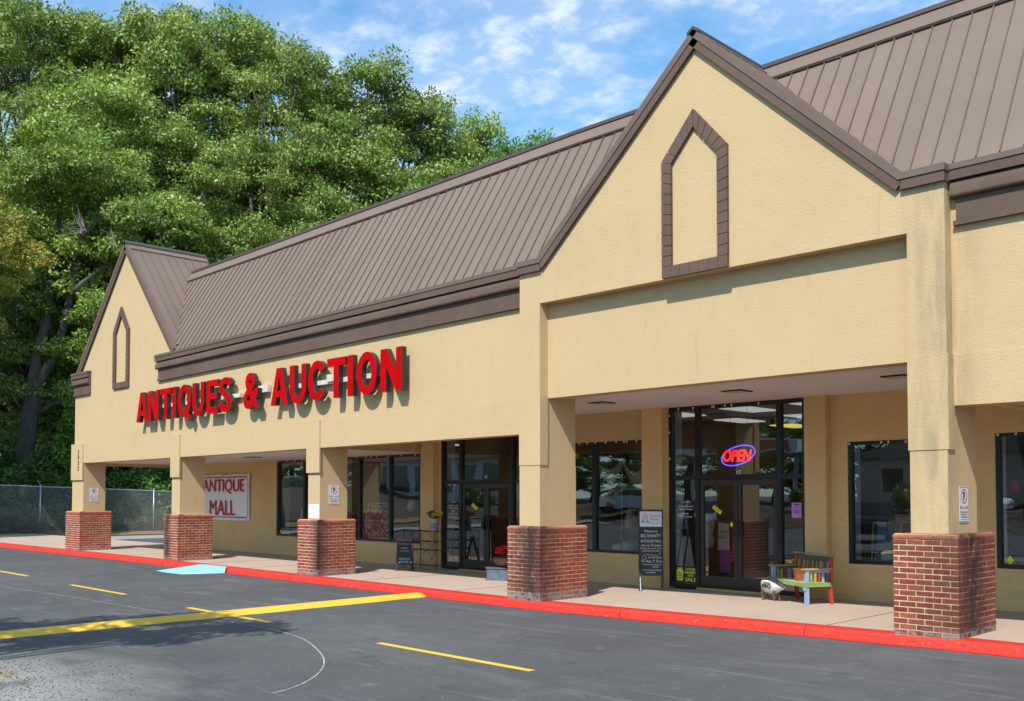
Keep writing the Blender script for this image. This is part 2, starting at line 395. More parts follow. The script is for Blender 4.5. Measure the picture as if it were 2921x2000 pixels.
class MB:
    def __init__(s): s.v = []; s.f = []; s.m = []
    def add(s, vs, fs, mi=0):
        n = len(s.v); s.v.extend([tuple(p) for p in vs]); s.f.extend([tuple(n + i for i in f) for f in fs]); s.m.extend([mi] * len(fs))
        return s
    def box(s, x0, x1, y0, y1, z0, z1, mi=0):
        return s.add([(x, y, z) for z in (z0, z1) for y in (y0, y1) for x in (x0, x1)],
                     [(0, 2, 3, 1), (4, 5, 7, 6), (0, 1, 5, 4), (2, 6, 7, 3), (0, 4, 6, 2), (1, 3, 7, 5)], mi)
    def fbox(s, fr, a0, a1, b0, b1, c0, c1, mi=0):
        o, u, v, n = fr
        return s.add([o + u * a + v * b + n * c for c in (c0, c1) for b in (b0, b1) for a in (a0, a1)],
                     [(0, 2, 3, 1), (4, 5, 7, 6), (0, 1, 5, 4), (2, 6, 7, 3), (0, 4, 6, 2), (1, 3, 7, 5)], mi)
    def prism(s, fr, pts, c0, c1, mi=0):
        """pts (a, b) counter-clockwise in the frame's u, v plane, extruded along n"""
        o, u, v, n = fr; k = len(pts)
        vs = [o + u * a + v * b + n * c0 for a, b in pts] + [o + u * a + v * b + n * c1 for a, b in pts]
        fs = [tuple(range(k - 1, -1, -1)), tuple(range(k, 2 * k))] + [(i, (i + 1) % k, k + (i + 1) % k, k + i) for i in range(k)]
        return s.add(vs, fs, mi)
    def sweep(s, prof, x0, x1, mi=0, warp=True, cuts=(-26.3, -12.0, -11.1, -4.4)):
        """(y, z) profile swept along X"""
        xs = [x0] + [c for c in cuts if x0 + 0.01 < c < x1 - 0.01] + [x1]; k = len(prof)
        vs = [(x, y, wz(x, z) if warp else z) for x in xs for y, z in prof]
        fs = []
        for i in range(len(xs) - 1):
            for j in range(k):
                a = i * k + j; b = i * k + (j + 1) % k
                fs.append((a, b, b + k, a + k))
        fs.append(tuple(range(k - 1, -1, -1))); e = (len(xs) - 1) * k; fs.append(tuple(range(e, e + k)))
        return s.add(vs, fs, mi)
    def wbox(s, x0, x1, y0, y1, z0, z1, mi=0): return s.sweep([(y0, z0), (y1, z0), (y1, z1), (y0, z1)], x0, x1, mi)
    def tube(s, pts, r, n=6, mi=0, cap=True):
        pts = [Vector(p) for p in pts]; k = len(pts)
        rs = r if isinstance(r, (list, tuple)) else [r] * k
        base = len(s.v); up = Vector((0, 0, 1)); vs = []
        prev = None
        for i, p in enumerate(pts):
            d = (pts[min(i + 1, k - 1)] - pts[max(i - 1, 0)])
            if d.length < 1e-9: d = Vector((0, 0, 1))
            d.normalize()
            if prev is None:
                a = d.cross(up if abs(d.z) < 0.9 else Vector((1, 0, 0))).normalized()
            else:
                a = (prev - d * prev.dot(d))
                a = a.normalized() if a.length > 1e-6 else d.orthogonal().normalized()
            prev = a; b = d.cross(a)
            for j in range(n):
                t = 2 * math.pi * j / n; vs.append(p + (a * math.cos(t) + b * math.sin(t)) * rs[i])
        fs = [(i * n + j, i * n + (j + 1) % n, (i + 1) * n + (j + 1) % n, (i + 1) * n + j) for i in range(k - 1) for j in range(n)]
        if cap: fs += [tuple(range(n - 1, -1, -1)), tuple(range((k - 1) * n, k * n))]
        return s.add(vs, fs, mi)
    def lathe(s, prof, c, n=16, mi=0):
        vs = []; k = len(prof)
        for r, z in prof:
            for j in range(n):
                t = 2 * math.pi * j / n; vs.append((c[0] + r * math.cos(t), c[1] + r * math.sin(t), c[2] + z))
        fs = [(i * n + j, i * n + (j + 1) % n, (i + 1) * n + (j + 1) % n, (i + 1) * n + j) for i in range(k - 1) for j in range(n)]
        fs += [tuple(range(n - 1, -1, -1)), tuple(range((k - 1) * n, k * n))]
        return s.add(vs, fs, mi)
    def ball(s, c, r, mi=0, n=6, sq=(1, 1, 1)):
        prof = [(math.sin(math.pi * i / n) * r, -math.cos(math.pi * i / n) * r) for i in range(n + 1)]
        prof[0] = (r * 0.02, -r); prof[-1] = (r * 0.02, r)
        vs = []; m = n + 2
        for rr, z in prof:
            for j in range(m):
                t = 2 * math.pi * j / m; vs.append((c[0] + rr * math.cos(t) * sq[0], c[1] + rr * math.sin(t) * sq[1], c[2] + z * sq[2]))
        fs = [(i * m + j, i * m + (j + 1) % m, (i + 1) * m + (j + 1) % m, (i + 1) * m + j) for i in range(n) for j in range(m)]
        return s.add(vs, fs, mi)
    def text(s, body, fr, w=None, h=None, d0=0.0, d1=0.002, mi=0, bold=0.0, align='L', shear=0.0):
        vs, fs = text_shape(body, bold)
        xs = [p[0] for p in vs]; ys = [p[1] for p in vs]
        x0, x1, y0, y1 = min(xs), max(xs), min(ys), max(ys)
        sy = h / (y1 - y0) if h else w / (x1 - x0)
        sx = w / (x1 - x0) if w else sy
        off = {'L': 0, 'C': -(x1 - x0) * sx / 2, 'R': -(x1 - x0) * sx}[align]
        o, u, v, n = fr
        s.add([o + u * ((p[0] - x0) * sx + off + shear * (p[1] - y0) * sy) + v * ((p[1] - y0) * sy) + n * (d1 if p[2] > 0 else d0) for p in vs], fs, mi)
        return (x1 - x0) * sx
    def mesh(s, name, mats, smooth=False, off=(0, 0, 0)):
        me = bpy.data.meshes.new(name)
        me.from_pydata([(a - off[0], b - off[1], c - off[2]) for a, b, c in s.v], [], s.f)
        for m in (mats if isinstance(mats, (list, tuple)) else [mats]): me.materials.append(MATS[m])
        if len(me.materials) > 1: me.polygons.foreach_set('material_index', s.m)
        if smooth: me.polygons.foreach_set('use_smooth', [True] * len(me.polygons))
        me.update(); return me

_TX = {}
def text_shape(body, bold):
    key = (body, bold)
    if key in _TX: return _TX[key]
    cu = bpy.data.curves.new('txt', 'FONT'); cu.body = body; cu.size = 1; cu.extrude = 0.5; cu.offset = bold; cu.resolution_u = 3
    ob = bpy.data.objects.new('txt', cu); COL.objects.link(ob)
    dg = bpy.context.evaluated_depsgraph_get(); me = ob.evaluated_get(dg).to_mesh()
    vs = [tuple(v.co) for v in me.vertices]; fs = [tuple(p.vertices) for p in me.polygons]
    ob.evaluated_get(dg).to_mesh_clear(); bpy.data.objects.remove(ob); bpy.data.curves.remove(cu)
    _TX[key] = (vs, fs); return _TX[key]

ORG = {}
def V(*a): return Vector(a)
def thing(name, label, cat, loc=(0, 0, 0), rz=0.0, group=None, world=False):
    o = bpy.data.objects.new(name, None); COL.objects.link(o); o.empty_display_size = 0.2
    o.location = loc; o.rotation_euler = (0, 0, rz); o['label'] = label; o['category'] = cat
    if group: o['group'] = group
    ORG[o.name] = Vector(loc) if world else Vector((0, 0, 0))
    return o
def part(name, mb, mats, parent, label=None, kind=None, smooth=False):
    """mb's vertices are in the thing's own frame (or the world's, for things made with world=True)"""
    n = len(mb.v)
    xs = [p[0] for p in mb.v]; ys = [p[1] for p in mb.v]; zs = [p[2] for p in mb.v]
    o = Vector(((min(xs) + max(xs)) / 2, (min(ys) + max(ys)) / 2, min(zs)))
    ob = bpy.data.objects.new(name, mb.mesh(name, mats, smooth, o)); COL.objects.link(ob)
    ob.location = o - ORG[parent.name] if parent else o
    if parent: ob.parent = parent
    ORG[ob.name] = o
    if label: ob['label'] = label
    if kind: ob['kind'] = kind
    return ob
def inst(name, me, parent, pos, rz=0.0, sc=None, rot=None):
    ob = bpy.data.objects.new(name, me); COL.objects.link(ob)
    ob.location = Vector(pos) - ORG[parent.name]; ob.parent = parent
    ob.rotation_euler = rot if rot else (0, 0, rz)
    if sc: ob.scale = sc
    return ob
def single(name, mb, mats, label, cat, group=None, kind=None, smooth=False):
    ob = part(name, mb, mats, None, kind=kind, smooth=smooth)
    ob['label'] = label; ob['category'] = cat
    if group: ob['group'] = group
    return ob
def struct(name, mb, mats, label=None):
    ob = part(name, mb, mats, None, kind='structure')
    if label: ob['label'] = label
    return ob
FX = (V(0, 0, 0), V(1, 0, 0), V(0, 0, 1), V(0, -1, 0))           # u = X, v = Z, n towards the street
def fr(x, y, z, u=(1, 0, 0), v=(0, 0, 1), n=(0, -1, 0)): return (V(x, y, z), V(*u), V(*v), V(*n))

# ------------------------------------------------------------------ ground
def gz(x, y):
    """lot level: follows the kerb, flattens out towards the middle of the lot"""
    k = wz(x, 0.0) if x > -60 else wz(-26.3, 0.0)
    t = max(0.0, min(1.0, (y - 7.5) / 4.0)); t = t * t * (3 - 2 * t)
    base = -0.118 + k * t
    # bank behind the chain-link fence, falling ground to the west
    return base
g = MB()
xs = sorted(set([-900, -400, -200, -120, -80, -60, -50, -44, -40] + [(-36 + i * 2.0) for i in range(20)] + [-26.3, -12, -11.1, -4.4, 8, 20, 50, 120, 300, 900]))
ys = [-900, -300, -100, -50, -20, 0, 4, 7.5, 8.3, 9, 9.7, 10.4, 11, 11.5, 11.78, 40, 80, 200, 900]
vs = [(x, y, gz(x, y)) for y in ys for x in xs]; nx = len(xs)
g.add(vs, [(j * nx + i, j * nx + i + 1, (j + 1) * nx + i + 1, (j + 1) * nx + i) for j in range(len(ys) - 1) for i in range(nx - 1)])
struct('parking_lot', g, 'asphalt', 'dark grey sealed asphalt parking lot with a worn corner')

# sidewalk slab and kerb
sw = MB()
sw.sweep([(12.02, -0.3), (15.33, -0.3), (15.33, 0.0), (12.02, 0.0)], -31.9, 4.0)
sw.sweep([(12.02, -0.3), (15.9, -0.3), (15.9, 0.0), (12.02, 0.0)], -46.0, -31.904)
struct('sidewalk', sw, 'concrete', 'tan concrete walk under the canopy')
jt = MB()
for x in (-31.9, -27.6, -23.0, -20.9, -16.4, -13.5, -6.2, -2.0):
    jt.box(x - 0.008, x + 0.008, 12.03, 15.29, wz(x, 0) + 0.001, wz(x, 0) + 0.0035)
part('expansion_joint', jt, 'stucco_joint', None, kind='structure')
kb = thing('kerb', 'long red painted kerb along the edge of the storefront walk', 'kerb', (-18, 11.9, -0.1), world=True)
x = -46.0
while x < 4.0:
    x1 = min(x + 3.05, 4.0)
    m = MB(); jx = random.uniform(-0.008, 0.008)
    m.sweep([(11.69 + jx, -0.16), (12.018, -0.16), (12.018, 0.004), (11.775 + jx, 0.006), (11.745 + jx, -0.004), (11.72 + jx, -0.03), (11.70 + jx, -0.105)], x + 0.004, x1 - 0.004)
    part('kerb_section', m, 'kerb_red', kb); x = x1
# red paint run onto the asphalt below the kerb
rp = MB(); n = 120; vs = []
for i in range(n + 1):
    xx = -46 + 50 * i / n; e = 11.62 + random.uniform(-0.025, 0.03)
    vs += [(xx, e, gz(xx, e) + 0.005), (xx, 11.72, gz(xx, 11.72) + 0.005)]
rp.add(vs, [(2 * i, 2 * i + 2, 2 * i + 3, 2 * i + 1) for i in range(n)])
part('kerb_paint_edge', rp, 'kerb_red', None, kind='structure')

# painted markings
def sheet(name, pts, m, dz=0.004, label=None):
    b = MB(); b.add([(px, py, gz(px, py) + dz) for px, py in pts], [tuple(range(len(pts)))])
    struct(name, b, m, label)
for x0, x1, yc in ((-32.2, -29.6, 8.15), (-26.6, -24.05, 8.22), (-21.07, -18.3, 8.02), (-15.42, -12.75, 7.78), (-10.02, -7.28, 7.63), (-4.4, -1.8, 7.5)):
    sheet('lane_dash', [(x0, yc - 0.055), (x1, yc - 0.055 - 0.05), (x1, yc + 0.055 - 0.05), (x0, yc + 0.055)], 'yellow_paint', 0.004, 'yellow painted dash in the lane line')
# raised yellow speed hump running out from the kerb
hm = MB(); rows = []
nb = 60
for i in range(nb + 1):
    yy = -2.0 + (11.66 + 2.0) * i / nb; xc = -14.08 - 0.012 * (yy - 8); e0 = random.uniform(-0.015, 0.015); e1 = random.uniform(-0.02, 0.02)
    for dx, dz in ((-0.30 + e0, 0.001), (-0.22, 0.035), (-0.08, 0.062), (0.08, 0.062), (0.20, 0.03), (0.24 + e1, 0.001)):
        rows.append((xc + dx, yy, gz(xc, yy) + dz))
hm.add(rows, [(i * 6 + j, i * 6 + j + 1, (i + 1) * 6 + j + 1, (i + 1) * 6 + j) for i in range(nb) for j in range(5)])
single('speed_hump', hm, 'yellow_paint', 'long low yellow painted speed hump running from the kerb across the lot', 'speed hump', smooth=True)
# chalk-white curved line and faint seal line
def strip(name, pts, wd, m, dz, label=None):
    b = MB(); vs = []
    P = []
    for i in range(len(pts) - 1):
        for k in range(6):
            t = k / 6; p0 = pts[max(i - 1, 0)]; p1 = pts[i]; p2 = pts[i + 1]; p3 = pts[min(i + 2, len(pts) - 1)]
            P.append(tuple(0.5 * ((2 * p1[a]) + (-p0[a] + p2[a]) * t + (2 * p0[a] - 5 * p1[a] + 4 * p2[a] - p3[a]) * t * t + (-p0[a] + 3 * p1[a] - 3 * p2[a] + p3[a]) * t ** 3) for a in (0, 1)))
    P.append(pts[-1])
    for i, p in enumerate(P):
        a = P[max(i - 1, 0)]; c = P[min(i + 1, len(P) - 1)]; d = Vector((c[0] - a[0], c[1] - a[1])).normalized()
        q = wd * (0.5 + random.uniform(-0.12, 0.12)); nx_, ny_ = -d.y * q, d.x * q
        vs += [(p[0] + nx_, p[1] + ny_, gz(*p) + dz), (p[0] - nx_, p[1] - ny_, gz(*p) + dz)]
    b.add(vs, [(2 * i, 2 * i + 1, 2 * i + 3, 2 * i + 2) for i in range(len(P) - 1)])
    struct(name, b, m, label)
strip('curved_line', [(-13.6, 7.28), (-13.0, 7.35), (-12.3, 7.36), (-11.14, 7.19), (-10.1, 6.77), (-9.37, 6.37), (-8.82, 5.94), (-8.42, 5.49), (-8.25, 5.18), (-8.2, 5.0)], 0.018, 'white_paint', 0.004, 'thin white curved line marked on the asphalt')
strip('seam_line', [(-27, 6.4), (-21.74, 6.85), (-19.37, 7.04), (-16.14, 7.15), (-14.4, 7.2)], 0.05, 'faded_chalk', 0.003)
strip('seam_line', [(-16.12, 5.09), (-15.3, 5.5), (-14.57, 6.12), (-14.3, 7.0)], 0.02, 'faded_chalk', 0.003)
strip('seam_line', [(-9.9, 2.6), (-9.0, 3.3), (-7.9, 4.2), (-7.0, 5.5)], 0.02, 'faded_chalk', 0.003)
# pale blue kerb ramp
rb = MB()
top = [(-22.62, 11.70, 0.012), (-22.5, 11.80, 0.014), (-21.42, 11.80, 0.014), (-21.28, 11.68, 0.008)]
low = [(-23.02, 10.78), (-22.3, 10.70), (-21.62, 10.72), (-21.38, 11.05)]
def rz_(p): return (p[0], p[1], wz(p[0], p[2]))
rb.add([rz_(p) for p in top] + [(p[0], p[1], gz(*p) + 0.006) for p in low] + [(-21.22, 11.62, gz(-21.2, 11.6) + 0.004), (-22.95, 11.66, gz(-22.9, 11.6) + 0.004)],
       [(0, 1, 2, 3), (4, 5, 0), (5, 3, 0), (5, 6, 3), (6, 7, 3), (7, 8, 3), (9, 4, 0)])
single('kerb_ramp', rb, 'blue_paint', 'pale blue painted kerb ramp beside the second brick pier from the left', 'kerb ramp')
# grass in the corner and gravel crumbs
gm = MB()
for i in range(420):
    x = -11.15 + random.gauss(0, 0.16); y = 3.45 + random.gauss(0, 0.09) + (x + 11.05) * 0.1; a = random.uniform(0, 6.28); h = random.uniform(0.01, 0.03)
    z0 = gz(x, y); gm.add([(x, y, z0), (x + 0.01 * math.cos(a), y + 0.01 * math.sin(a), z0), (x + 0.03 * math.cos(a + 1), y + 0.03 * math.sin(a + 1), z0 + h)], [(0, 1, 2)])
o = part('grass', gm, 'grass_mat', None, kind='stuff'); o['label'] = 'patch of short grass in the worn corner of the asphalt'
gm = MB()
for i in range(6500):
    a = random.uniform(0, 6.28); r = random.uniform(0, 1) ** 0.7 * 3.0
    x = -10.8 + r * math.cos(a) * 0.85; y = 2.4 + r * math.sin(a) * 0.75
    s_ = random.uniform(0.004, 0.016); z0 = gz(x, y); q = random.uniform(0, 3)
    gm.add([(x + s_ * math.cos(q + k * 2.09), y + s_ * math.sin(q + k * 2.09), z0) for k in range(3)] + [(x, y, z0 + s_ * 0.9)], [(0, 1, 3), (1, 2, 3), (2, 0, 3)])
o = part('gravel', gm, 'gravel', None, kind='stuff'); o['label'] = 'loose gravel scattered over the worn asphalt corner'

# ------------------------------------------------------------------ the store building
YM = 12.10      # main front wall
YS = 11.908     # projecting gable frame
YW = 15.30      # storefront wall
ZC = 2.81       # canopy beam bottom
B = thing('store_building', 'long tan stucco shopping strip with brown metal roof, two gables and brick based columns', 'building', (-18, 15, 0), world=True)

# front walls
def wallpart(name, fn, m='stucco', label=None, smooth=False):
    b = MB(); fn(b); return part(name, b, m, B, label)
# west end wall with gable (prism in x, z) ; apex (-27.95, 8.95)
def f(b):
    pts = [(-31.64, 2.81), (-26.3, 2.81), (-24.2, 2.81), (-24.2, 5.72), (-25.0, 5.72), (-27.97, 9.13), (-31.2, 5.78), (-31.64, 5.78)]
    pts = [(x, wz(x, z)) for x, z in pts]
    b.prism((V(0, 0, 0), V(1, 0, 0), V(0, 0, 1), V(0, 1, 0)), pts[::-1], YM, YM + 0.3)
wallpart('gable_wall', f)
wallpart('front_wall', lambda b: b.wbox(-24.198, -11.72, YM, YM + 0.3, ZC, 5.72))
wallpart('front_wall', lambda b: b.wbox(-4.572, 3.5, YM, YM + 0.3, 2.80, 5.72))
# lower band, 12 mm proud, its top edge the thin joint line
wallpart('wall_band', lambda b: b.wbox(-31.655, -11.74, YM - 0.012, YM - 0.001, ZC + 0.001, 3.43))
wallpart('wall_band', lambda b: b.wbox(-4.556, 3.5, YM - 0.012, YM - 0.001, 2.801, 3.43))
# big projecting gable frame
def f(b):
    pts = [(-11.72, 2.262), (-11.25, 2.262), (-11.25, 4.982), (-5.03, 4.982), (-5.03, 2.262), (-4.57, 2.262), (-4.57, 5.60), (-5.05, 5.60), (-8.10, 8.44), (-11.22, 5.60), (-11.72, 5.60)]
    pts = [(x, wz(x, z)) for x, z in pts]
    b.prism((V(0, 0, 0), V(1, 0, 0), V(0, 0, 1), V(0, 1, 0)), pts[::-1], YS, YM + 0.007)
wallpart('gable_wall', f)
wallpart('recessed_beam', lambda b: b.wbox(-11.70, -4.59, YM + 0.008, YM + 0.30, 3.395, 5.6))
def f(b):
    b.prism((V(0, 0, 0), V(1, 0, 0), V(0, 0, 1), V(0, 1, 0)), [(-11.3, 5.605), (-8.1, 8.35), (-5.0, 5.605)][::-1], YM + 0.01, YM + 0.25)
wallpart('gable_backing', f)
# thin frame band below the upper joint on the two piers
for x0, x1 in ((-11.732, -11.238), (-5.042, -4.556)):
    wallpart('pier_band', lambda b: b.wbox(x0, x1, YS - 0.006, YM - 0.002, 2.262, 3.43))
# upper strips over the three west columns
for x0, x1 in ((-18.47, -17.965), (-24.98, -24.47), (-31.80, -30.90)):
    wallpart('pier_band', lambda b: b.wbox(x0, x1, YM - 0.045, YM - 0.013, 2.262, 3.43))

# columns
brick_mesh = {}
def brick_me(L_, D_, H_=0.0565):
    k = (round(L_, 3), round(D_, 3), round(H_, 3))
    if k in brick_mesh: return brick_mesh[k]
    b = MB(); c = 0.004; x0, x1, y0, y1, z0, z1 = -L_ / 2, L_ / 2, -D_ / 2, D_ / 2, 0, H_
    # box with chamfered outline on the long edges
    prof = [(y0, z0 + c), (y0 + c, z0), (y1 - c, z0), (y1, z0 + c), (y1, z1 - c), (y1 - c, z1), (y0 + c, z1), (y0, z1 - c)]
    vs = [(x, y, z) for x in (x0, x1) for y, z in prof]
    b.add(vs, [(j, (j + 1) % 8, 8 + (j + 1) % 8, 8 + j)[::-1] for j in range(8)] + [tuple(range(8)), tuple(range(15, 7, -1))])
    brick_mesh[k] = b.mesh('brick', 'brick'); return brick_mesh[k]
def cap_me(L_):
    k = ('cap', round(L_, 3))
    if k in brick_mesh: return brick_mesh[k]
    b = MB(); prof = [(0, 0.002), (0.158, 0.002), (0.158, 0.064), (0.06, 0.064), (0.022, 0.050), (0.0, 0.026)]
    b.add([(x, y, z) for x in (-L_ / 2, L_ / 2) for y, z in prof], [(j, (j + 1) % 6, 6 + (j + 1) % 6, 6 + j)[::-1] for j in range(6)] + [tuple(range(6)), tuple(range(11, 5, -1))])
    brick_mesh[k] = b.mesh('cap_brick', 'cap_brick'); return brick_mesh[k]
def column(sx0, sx1, sy0, sy1, bx0, bx1, by0, by1, ztop, joint=2.25, label=None):
    zb = wz((bx0 + bx1) / 2, 0.0)
    zc = wz((bx0 + bx1) / 2, 1.242) if sx0 > -11 else zb + 1.242 - (0.03 if sx0 < -12 else 0)
    s = (zc - zb) / 1.242
    b = MB(); b.box(sx0, sx1, sy0, sy1, zc - 0.02, ztop)
    col = part('column', b, 'stucco', B, label)
    # mortar core
    core = MB(); core.box(bx0 + 0.004, bx1 - 0.004, by0 + 0.004, by1 - 0.004, zb - 0.02, zb + 1.172 * s)
    core.box(bx0 + 0.02, bx1 - 0.02, by0 + 0.02, by1 - 0.02, zb + 1.172 * s, zb + 1.236 * s)
    part('brick_core', core, 'mortar', col)
    W_, D_ = bx1 - bx0, by1 - by0; mj = 0.012; P = 0.203
    rest = MB()
    def lay(face, a0, a1, z):
        """bricks from a1 (east or south corner) back to a0"""
        a = a1
        while a - a0 > 0.03:
            L_ = min(P - mj, a - a0 - 0.0); L_ = L_ if L_ > 0.03 else 0.03
            c = a - L_ / 2; pr = random.uniform(-0.0015, 0.0025)
            if face == 'S': inst('brick', brick_me(L_, 0.09), col, (c, by0 + 0.045 - pr, z), random.gauss(0, 0.004), (1, 1, s))
            elif face == 'E': inst('brick', brick_me(L_, 0.09), col, (bx1 - 0.045 + pr, c, z), R(90) + random.gauss(0, 0.004), (1, 1, s))
            elif face == 'N': rest.box(c - L_ / 2, c + L_ / 2, by1 - 0.09, by1, z, z + 0.0575)
            else: rest.box(bx0, bx0 + 0.09, c - L_ / 2, c + L_ / 2, z, z + 0.0575)
            a -= L_ + mj
    for k in range(17):
        z = zb + (0.006 + k * 0.0688) * s
        if k % 2 == 0:
            lay('S', bx0, bx1, z); lay('N', bx0 + 0.1, bx1 - 0.1, z)
            lay('W', by0 + 0.1, by1, z)
            # east face starts behind the corner brick
            a = by0 + 0.10
            while by1 - a > 0.03:
                L_ = min(P - mj, by1 - a); pr = random.uniform(-0.0015, 0.0025)
                inst('brick', brick_me(L_, 0.09), col, (bx1 - 0.045 + pr, a + L_ / 2, z), R(90) + random.gauss(0, 0.004), (1, 1, s)); a += L_ + mj
        else:
            lay('S', bx0, bx1 - 0.10, z); lay('N', bx0 + 0.1, bx1 - 0.1, z); lay('W', by0 + 0.1, by1, z)
            a = by0
            while by1 - a > 0.03:
                L_ = min(P - mj, by1 - a); pr = random.uniform(-0.0015, 0.0025)
                inst('brick', brick_me(L_, 0.09), col, (bx1 - 0.045 + pr, a + L_ / 2, z), R(90) + random.gauss(0, 0.004), (1, 1, s)); a += L_ + mj
    part('brick', rest, 'brick', col, 'bricks on the rear and west sides of the pier', 'stuff')
    zt = zb + 1.176 * s
    def caps(n, a0, a1, mk):
        L_ = (a1 - a0) / n
        for i in range(n): mk(a0 + (i + 0.5) * L_, L_ - 0.008)
    e = 0.006
    caps(max(2, round((W_ - 0.16) / 0.19)), bx0 - e + 0.08, bx1 + e - 0.08, lambda c, l: inst('cap_brick', cap_me(l), col, (c, by0 - e, zt), 0, (1, 1, s)))
    caps(max(2, round((D_ - 0.2) / 0.19)), by0 - e + 0.16, by1 + e, lambda c, l: inst('cap_brick', cap_me(l), col, (bx1 + e, c, zt), R(90), (1, 1, s)))
    caps(max(2, round((D_ - 0.2) / 0.19)), by0 - e + 0.16, by1 + e, lambda c, l: inst('cap_brick', cap_me(l), col, (bx0 - e, c, zt), R(-90), (1, 1, s)))
    for xx, rr in ((bx0 - e + 0.04, 0), (bx1 + e - 0.04, 0)): inst('cap_brick', cap_me(0.078), col, (xx, by0 - e, zt), 0, (1, 1, s))
    return col
C4 = column(-5.026, -4.574, YS + 0.003, 12.82, -5.185, -4.412, 11.758, 12.945, 2.31, label='stained column at the east side of the big gable')
C3 = column(-11.728, -11.252, YS + 0.003, 12.82, -11.868, -11.112, 11.758, 12.955, 2.262, label='column at the west side of the big gable')
C2 = column(-18.45, -18.0, YM, 12.82, -18.60, -17.83, 11.93, 12.93, 2.79)
C1 = column(-24.96, -24.50, YM, 12.81, -25.08, -24.28, 11.95, 12.93, 2.76)
C0 = column(-31.79, -30.905, YM, 12.78, -31.90, -30.77, 11.95, 12.93, 2.77)
# upper stub of the two tall piers
for x0, x1 in ((-11.72, -11.258), (-5.022, -4.578)):
    b = MB(); b.box(x0, x1, YS + 0.2, 12.815, 2.264, 3.43); part('pier', b, 'stucco', B)
# column right of the frame
column(2.0, 2.46, YM, 12.82, 1.85, 2.62, 11.93, 12.93, 2.82)

# soffits, bulkheads
def f(b):
    b.wbox(-31.3, -18.47, YM + 0.30, YW + 0.1, ZC + 0.02, ZC + 0.06)
wallpart('soffit', f, 'soffit')
def f(b): b.box(-18.35, -4.5, YM + 0.31, YW + 0.1, 3.425, 3.47)
wallpart('soffit', f, 'soffit')
def f(b): b.wbox(-4.24, 3.5, YM + 0.31, YW + 0.1, 2.885, 2.92)
wallpart('soffit', f, 'soffit')
def f(b): b.box(-18.46, -18.36, YM + 0.305, YW, 2.80, 3.5)
wallpart('bulkhead', f)
def f(b): b.box(-4.35, -4.25, YM + 0.305, YW, 2.87, 3.5)
wallpart('bulkhead', f)
def f(b):
    b.box(-31.62, -31.3, 12.40, YW + 0.2, 2.70, 3.3)
wallpart('bulkhead', f)
# roof-void front beams behind the fascia (keep the light out)
def f(b):
    b.wbox(-18.3, -11.74, YM + 0.302, YM + 0.36, ZC + 0.02, 3.5)
wallpart('beam_back', f)
# flush soffit fixtures
def fixture(x, y, z, s_=0.36):
    b = MB(); b.box(x - s_ / 2, x + s_ / 2, y - s_ / 2, y + s_ / 2, z - 0.018, z - 0.002)
    o = part('soffit_fixture', b, 'dark_frame', B)
    b = MB(); b.box(x - s_ / 2 + 0.04, x + s_ / 2 - 0.04, y - s_ / 2 + 0.04, y + s_ / 2 - 0.04, z - 0.022, z - 0.0185); part('lens', b, 'paper_grey', o)
fixture(-11.30 - 0.0, 13.58, 3.425); fixture(-5.85, 13.5, 3.425); fixture(-8.5, 13.58, 3.425); fixture(-14.5, 13.58, 3.425)
for x in (-27.4, -23.6, -20.3): fixture(x, 13.7, wz(x, ZC + 0.02))

# cornice: one moulding per run
def cornice(x0, x1, nm='cornice'):
    b = MB(); b.sweep([(11.985, 5.55), (YM + 0.1, 5.55), (YM + 0.1, 5.69), (11.985, 5.69)], x0, x1); o = part(nm, b, 'trim_brown', B)
    b = MB(); b.sweep([(11.972, 5.672), (11.984, 5.672), (11.984, 5.692), (12.2, 5.745), (12.2, 5.752), (11.972, 5.742)], x0 - 0.005, x1 + 0.005); part('flashing', b, 'metal_trim', o)
    prof = [(YM - 0.002, 5.548)] + [(12.06 - 0.075 * math.sin(t) ** 0.8, 5.545 - 0.18 * (1 - math.cos(t)) / 1.0) for t in [R(20), R(40), R(60), R(80), R(90)]] + [(11.995, 5.345), (12.02, 5.335), (12.055, 5.332), (YM - 0.002, 5.332)]
    b = MB(); b.sweep(prof[::-1], x0 + 0.03, x1); part('roll_moulding', b, 'trim_brown', o, smooth=False)
    b = MB(); b.sweep([(12.055, 5.06), (YM - 0.003, 5.06), (YM - 0.003, 5.33), (12.055, 5.33)], x0 + 0.08, x1)
    b.sweep([(12.035, 5.005), (YM - 0.003, 5.005), (YM - 0.003, 5.0595), (12.035, 5.0595)], x0 + 0.05, x1); part('frieze', b, 'trim_brown', o)
cornice(-25.85, -11.72); cornice(-4.57, 3.5); cornice(-31.74, -30.42)

# metal roof
SL = math.atan2(8.235 - 5.745, 1.52)
RL = math.hypot(1.52, 2.49)
pm = MB(); pw = 0.266; su = V(0, math.cos(SL), math.sin(SL)); sn = V(0, -math.sin(SL), math.cos(SL))
F = (V(0, 0, 0), V(1, 0, 0), su, sn)
pm.fbox(F, 0.0, pw - 0.003, 0, RL, -0.02, 0.0)
pm.prism((V(0, 0, 0), V(1, 0, 0), sn, su), [(pw - 0.013, -0.02), (pw - 0.013, 0.024), (pw + 0.001, 0.024), (pw + 0.001, -0.02)], 0.004, RL - 0.004, 1)
pme = pm.mesh('roof_panel', ['metal_brown', 'metal_trim'])
pm = MB(); pm.fbox(F, 0.0, pw - 0.003, 0, RL - 0.26, -0.02, 0.0)
pm.prism((V(0, 0, 0), V(1, 0, 0), sn, su), [(pw - 0.013, -0.02), (pw - 0.013, 0.024), (pw + 0.001, 0.024), (pw + 0.001, -0.02)], 0.004, RL - 0.264, 1)
pme2 = pm.mesh('roof_panel', ['metal_brown', 'metal_trim'])
x = -27.1; cnt = 0
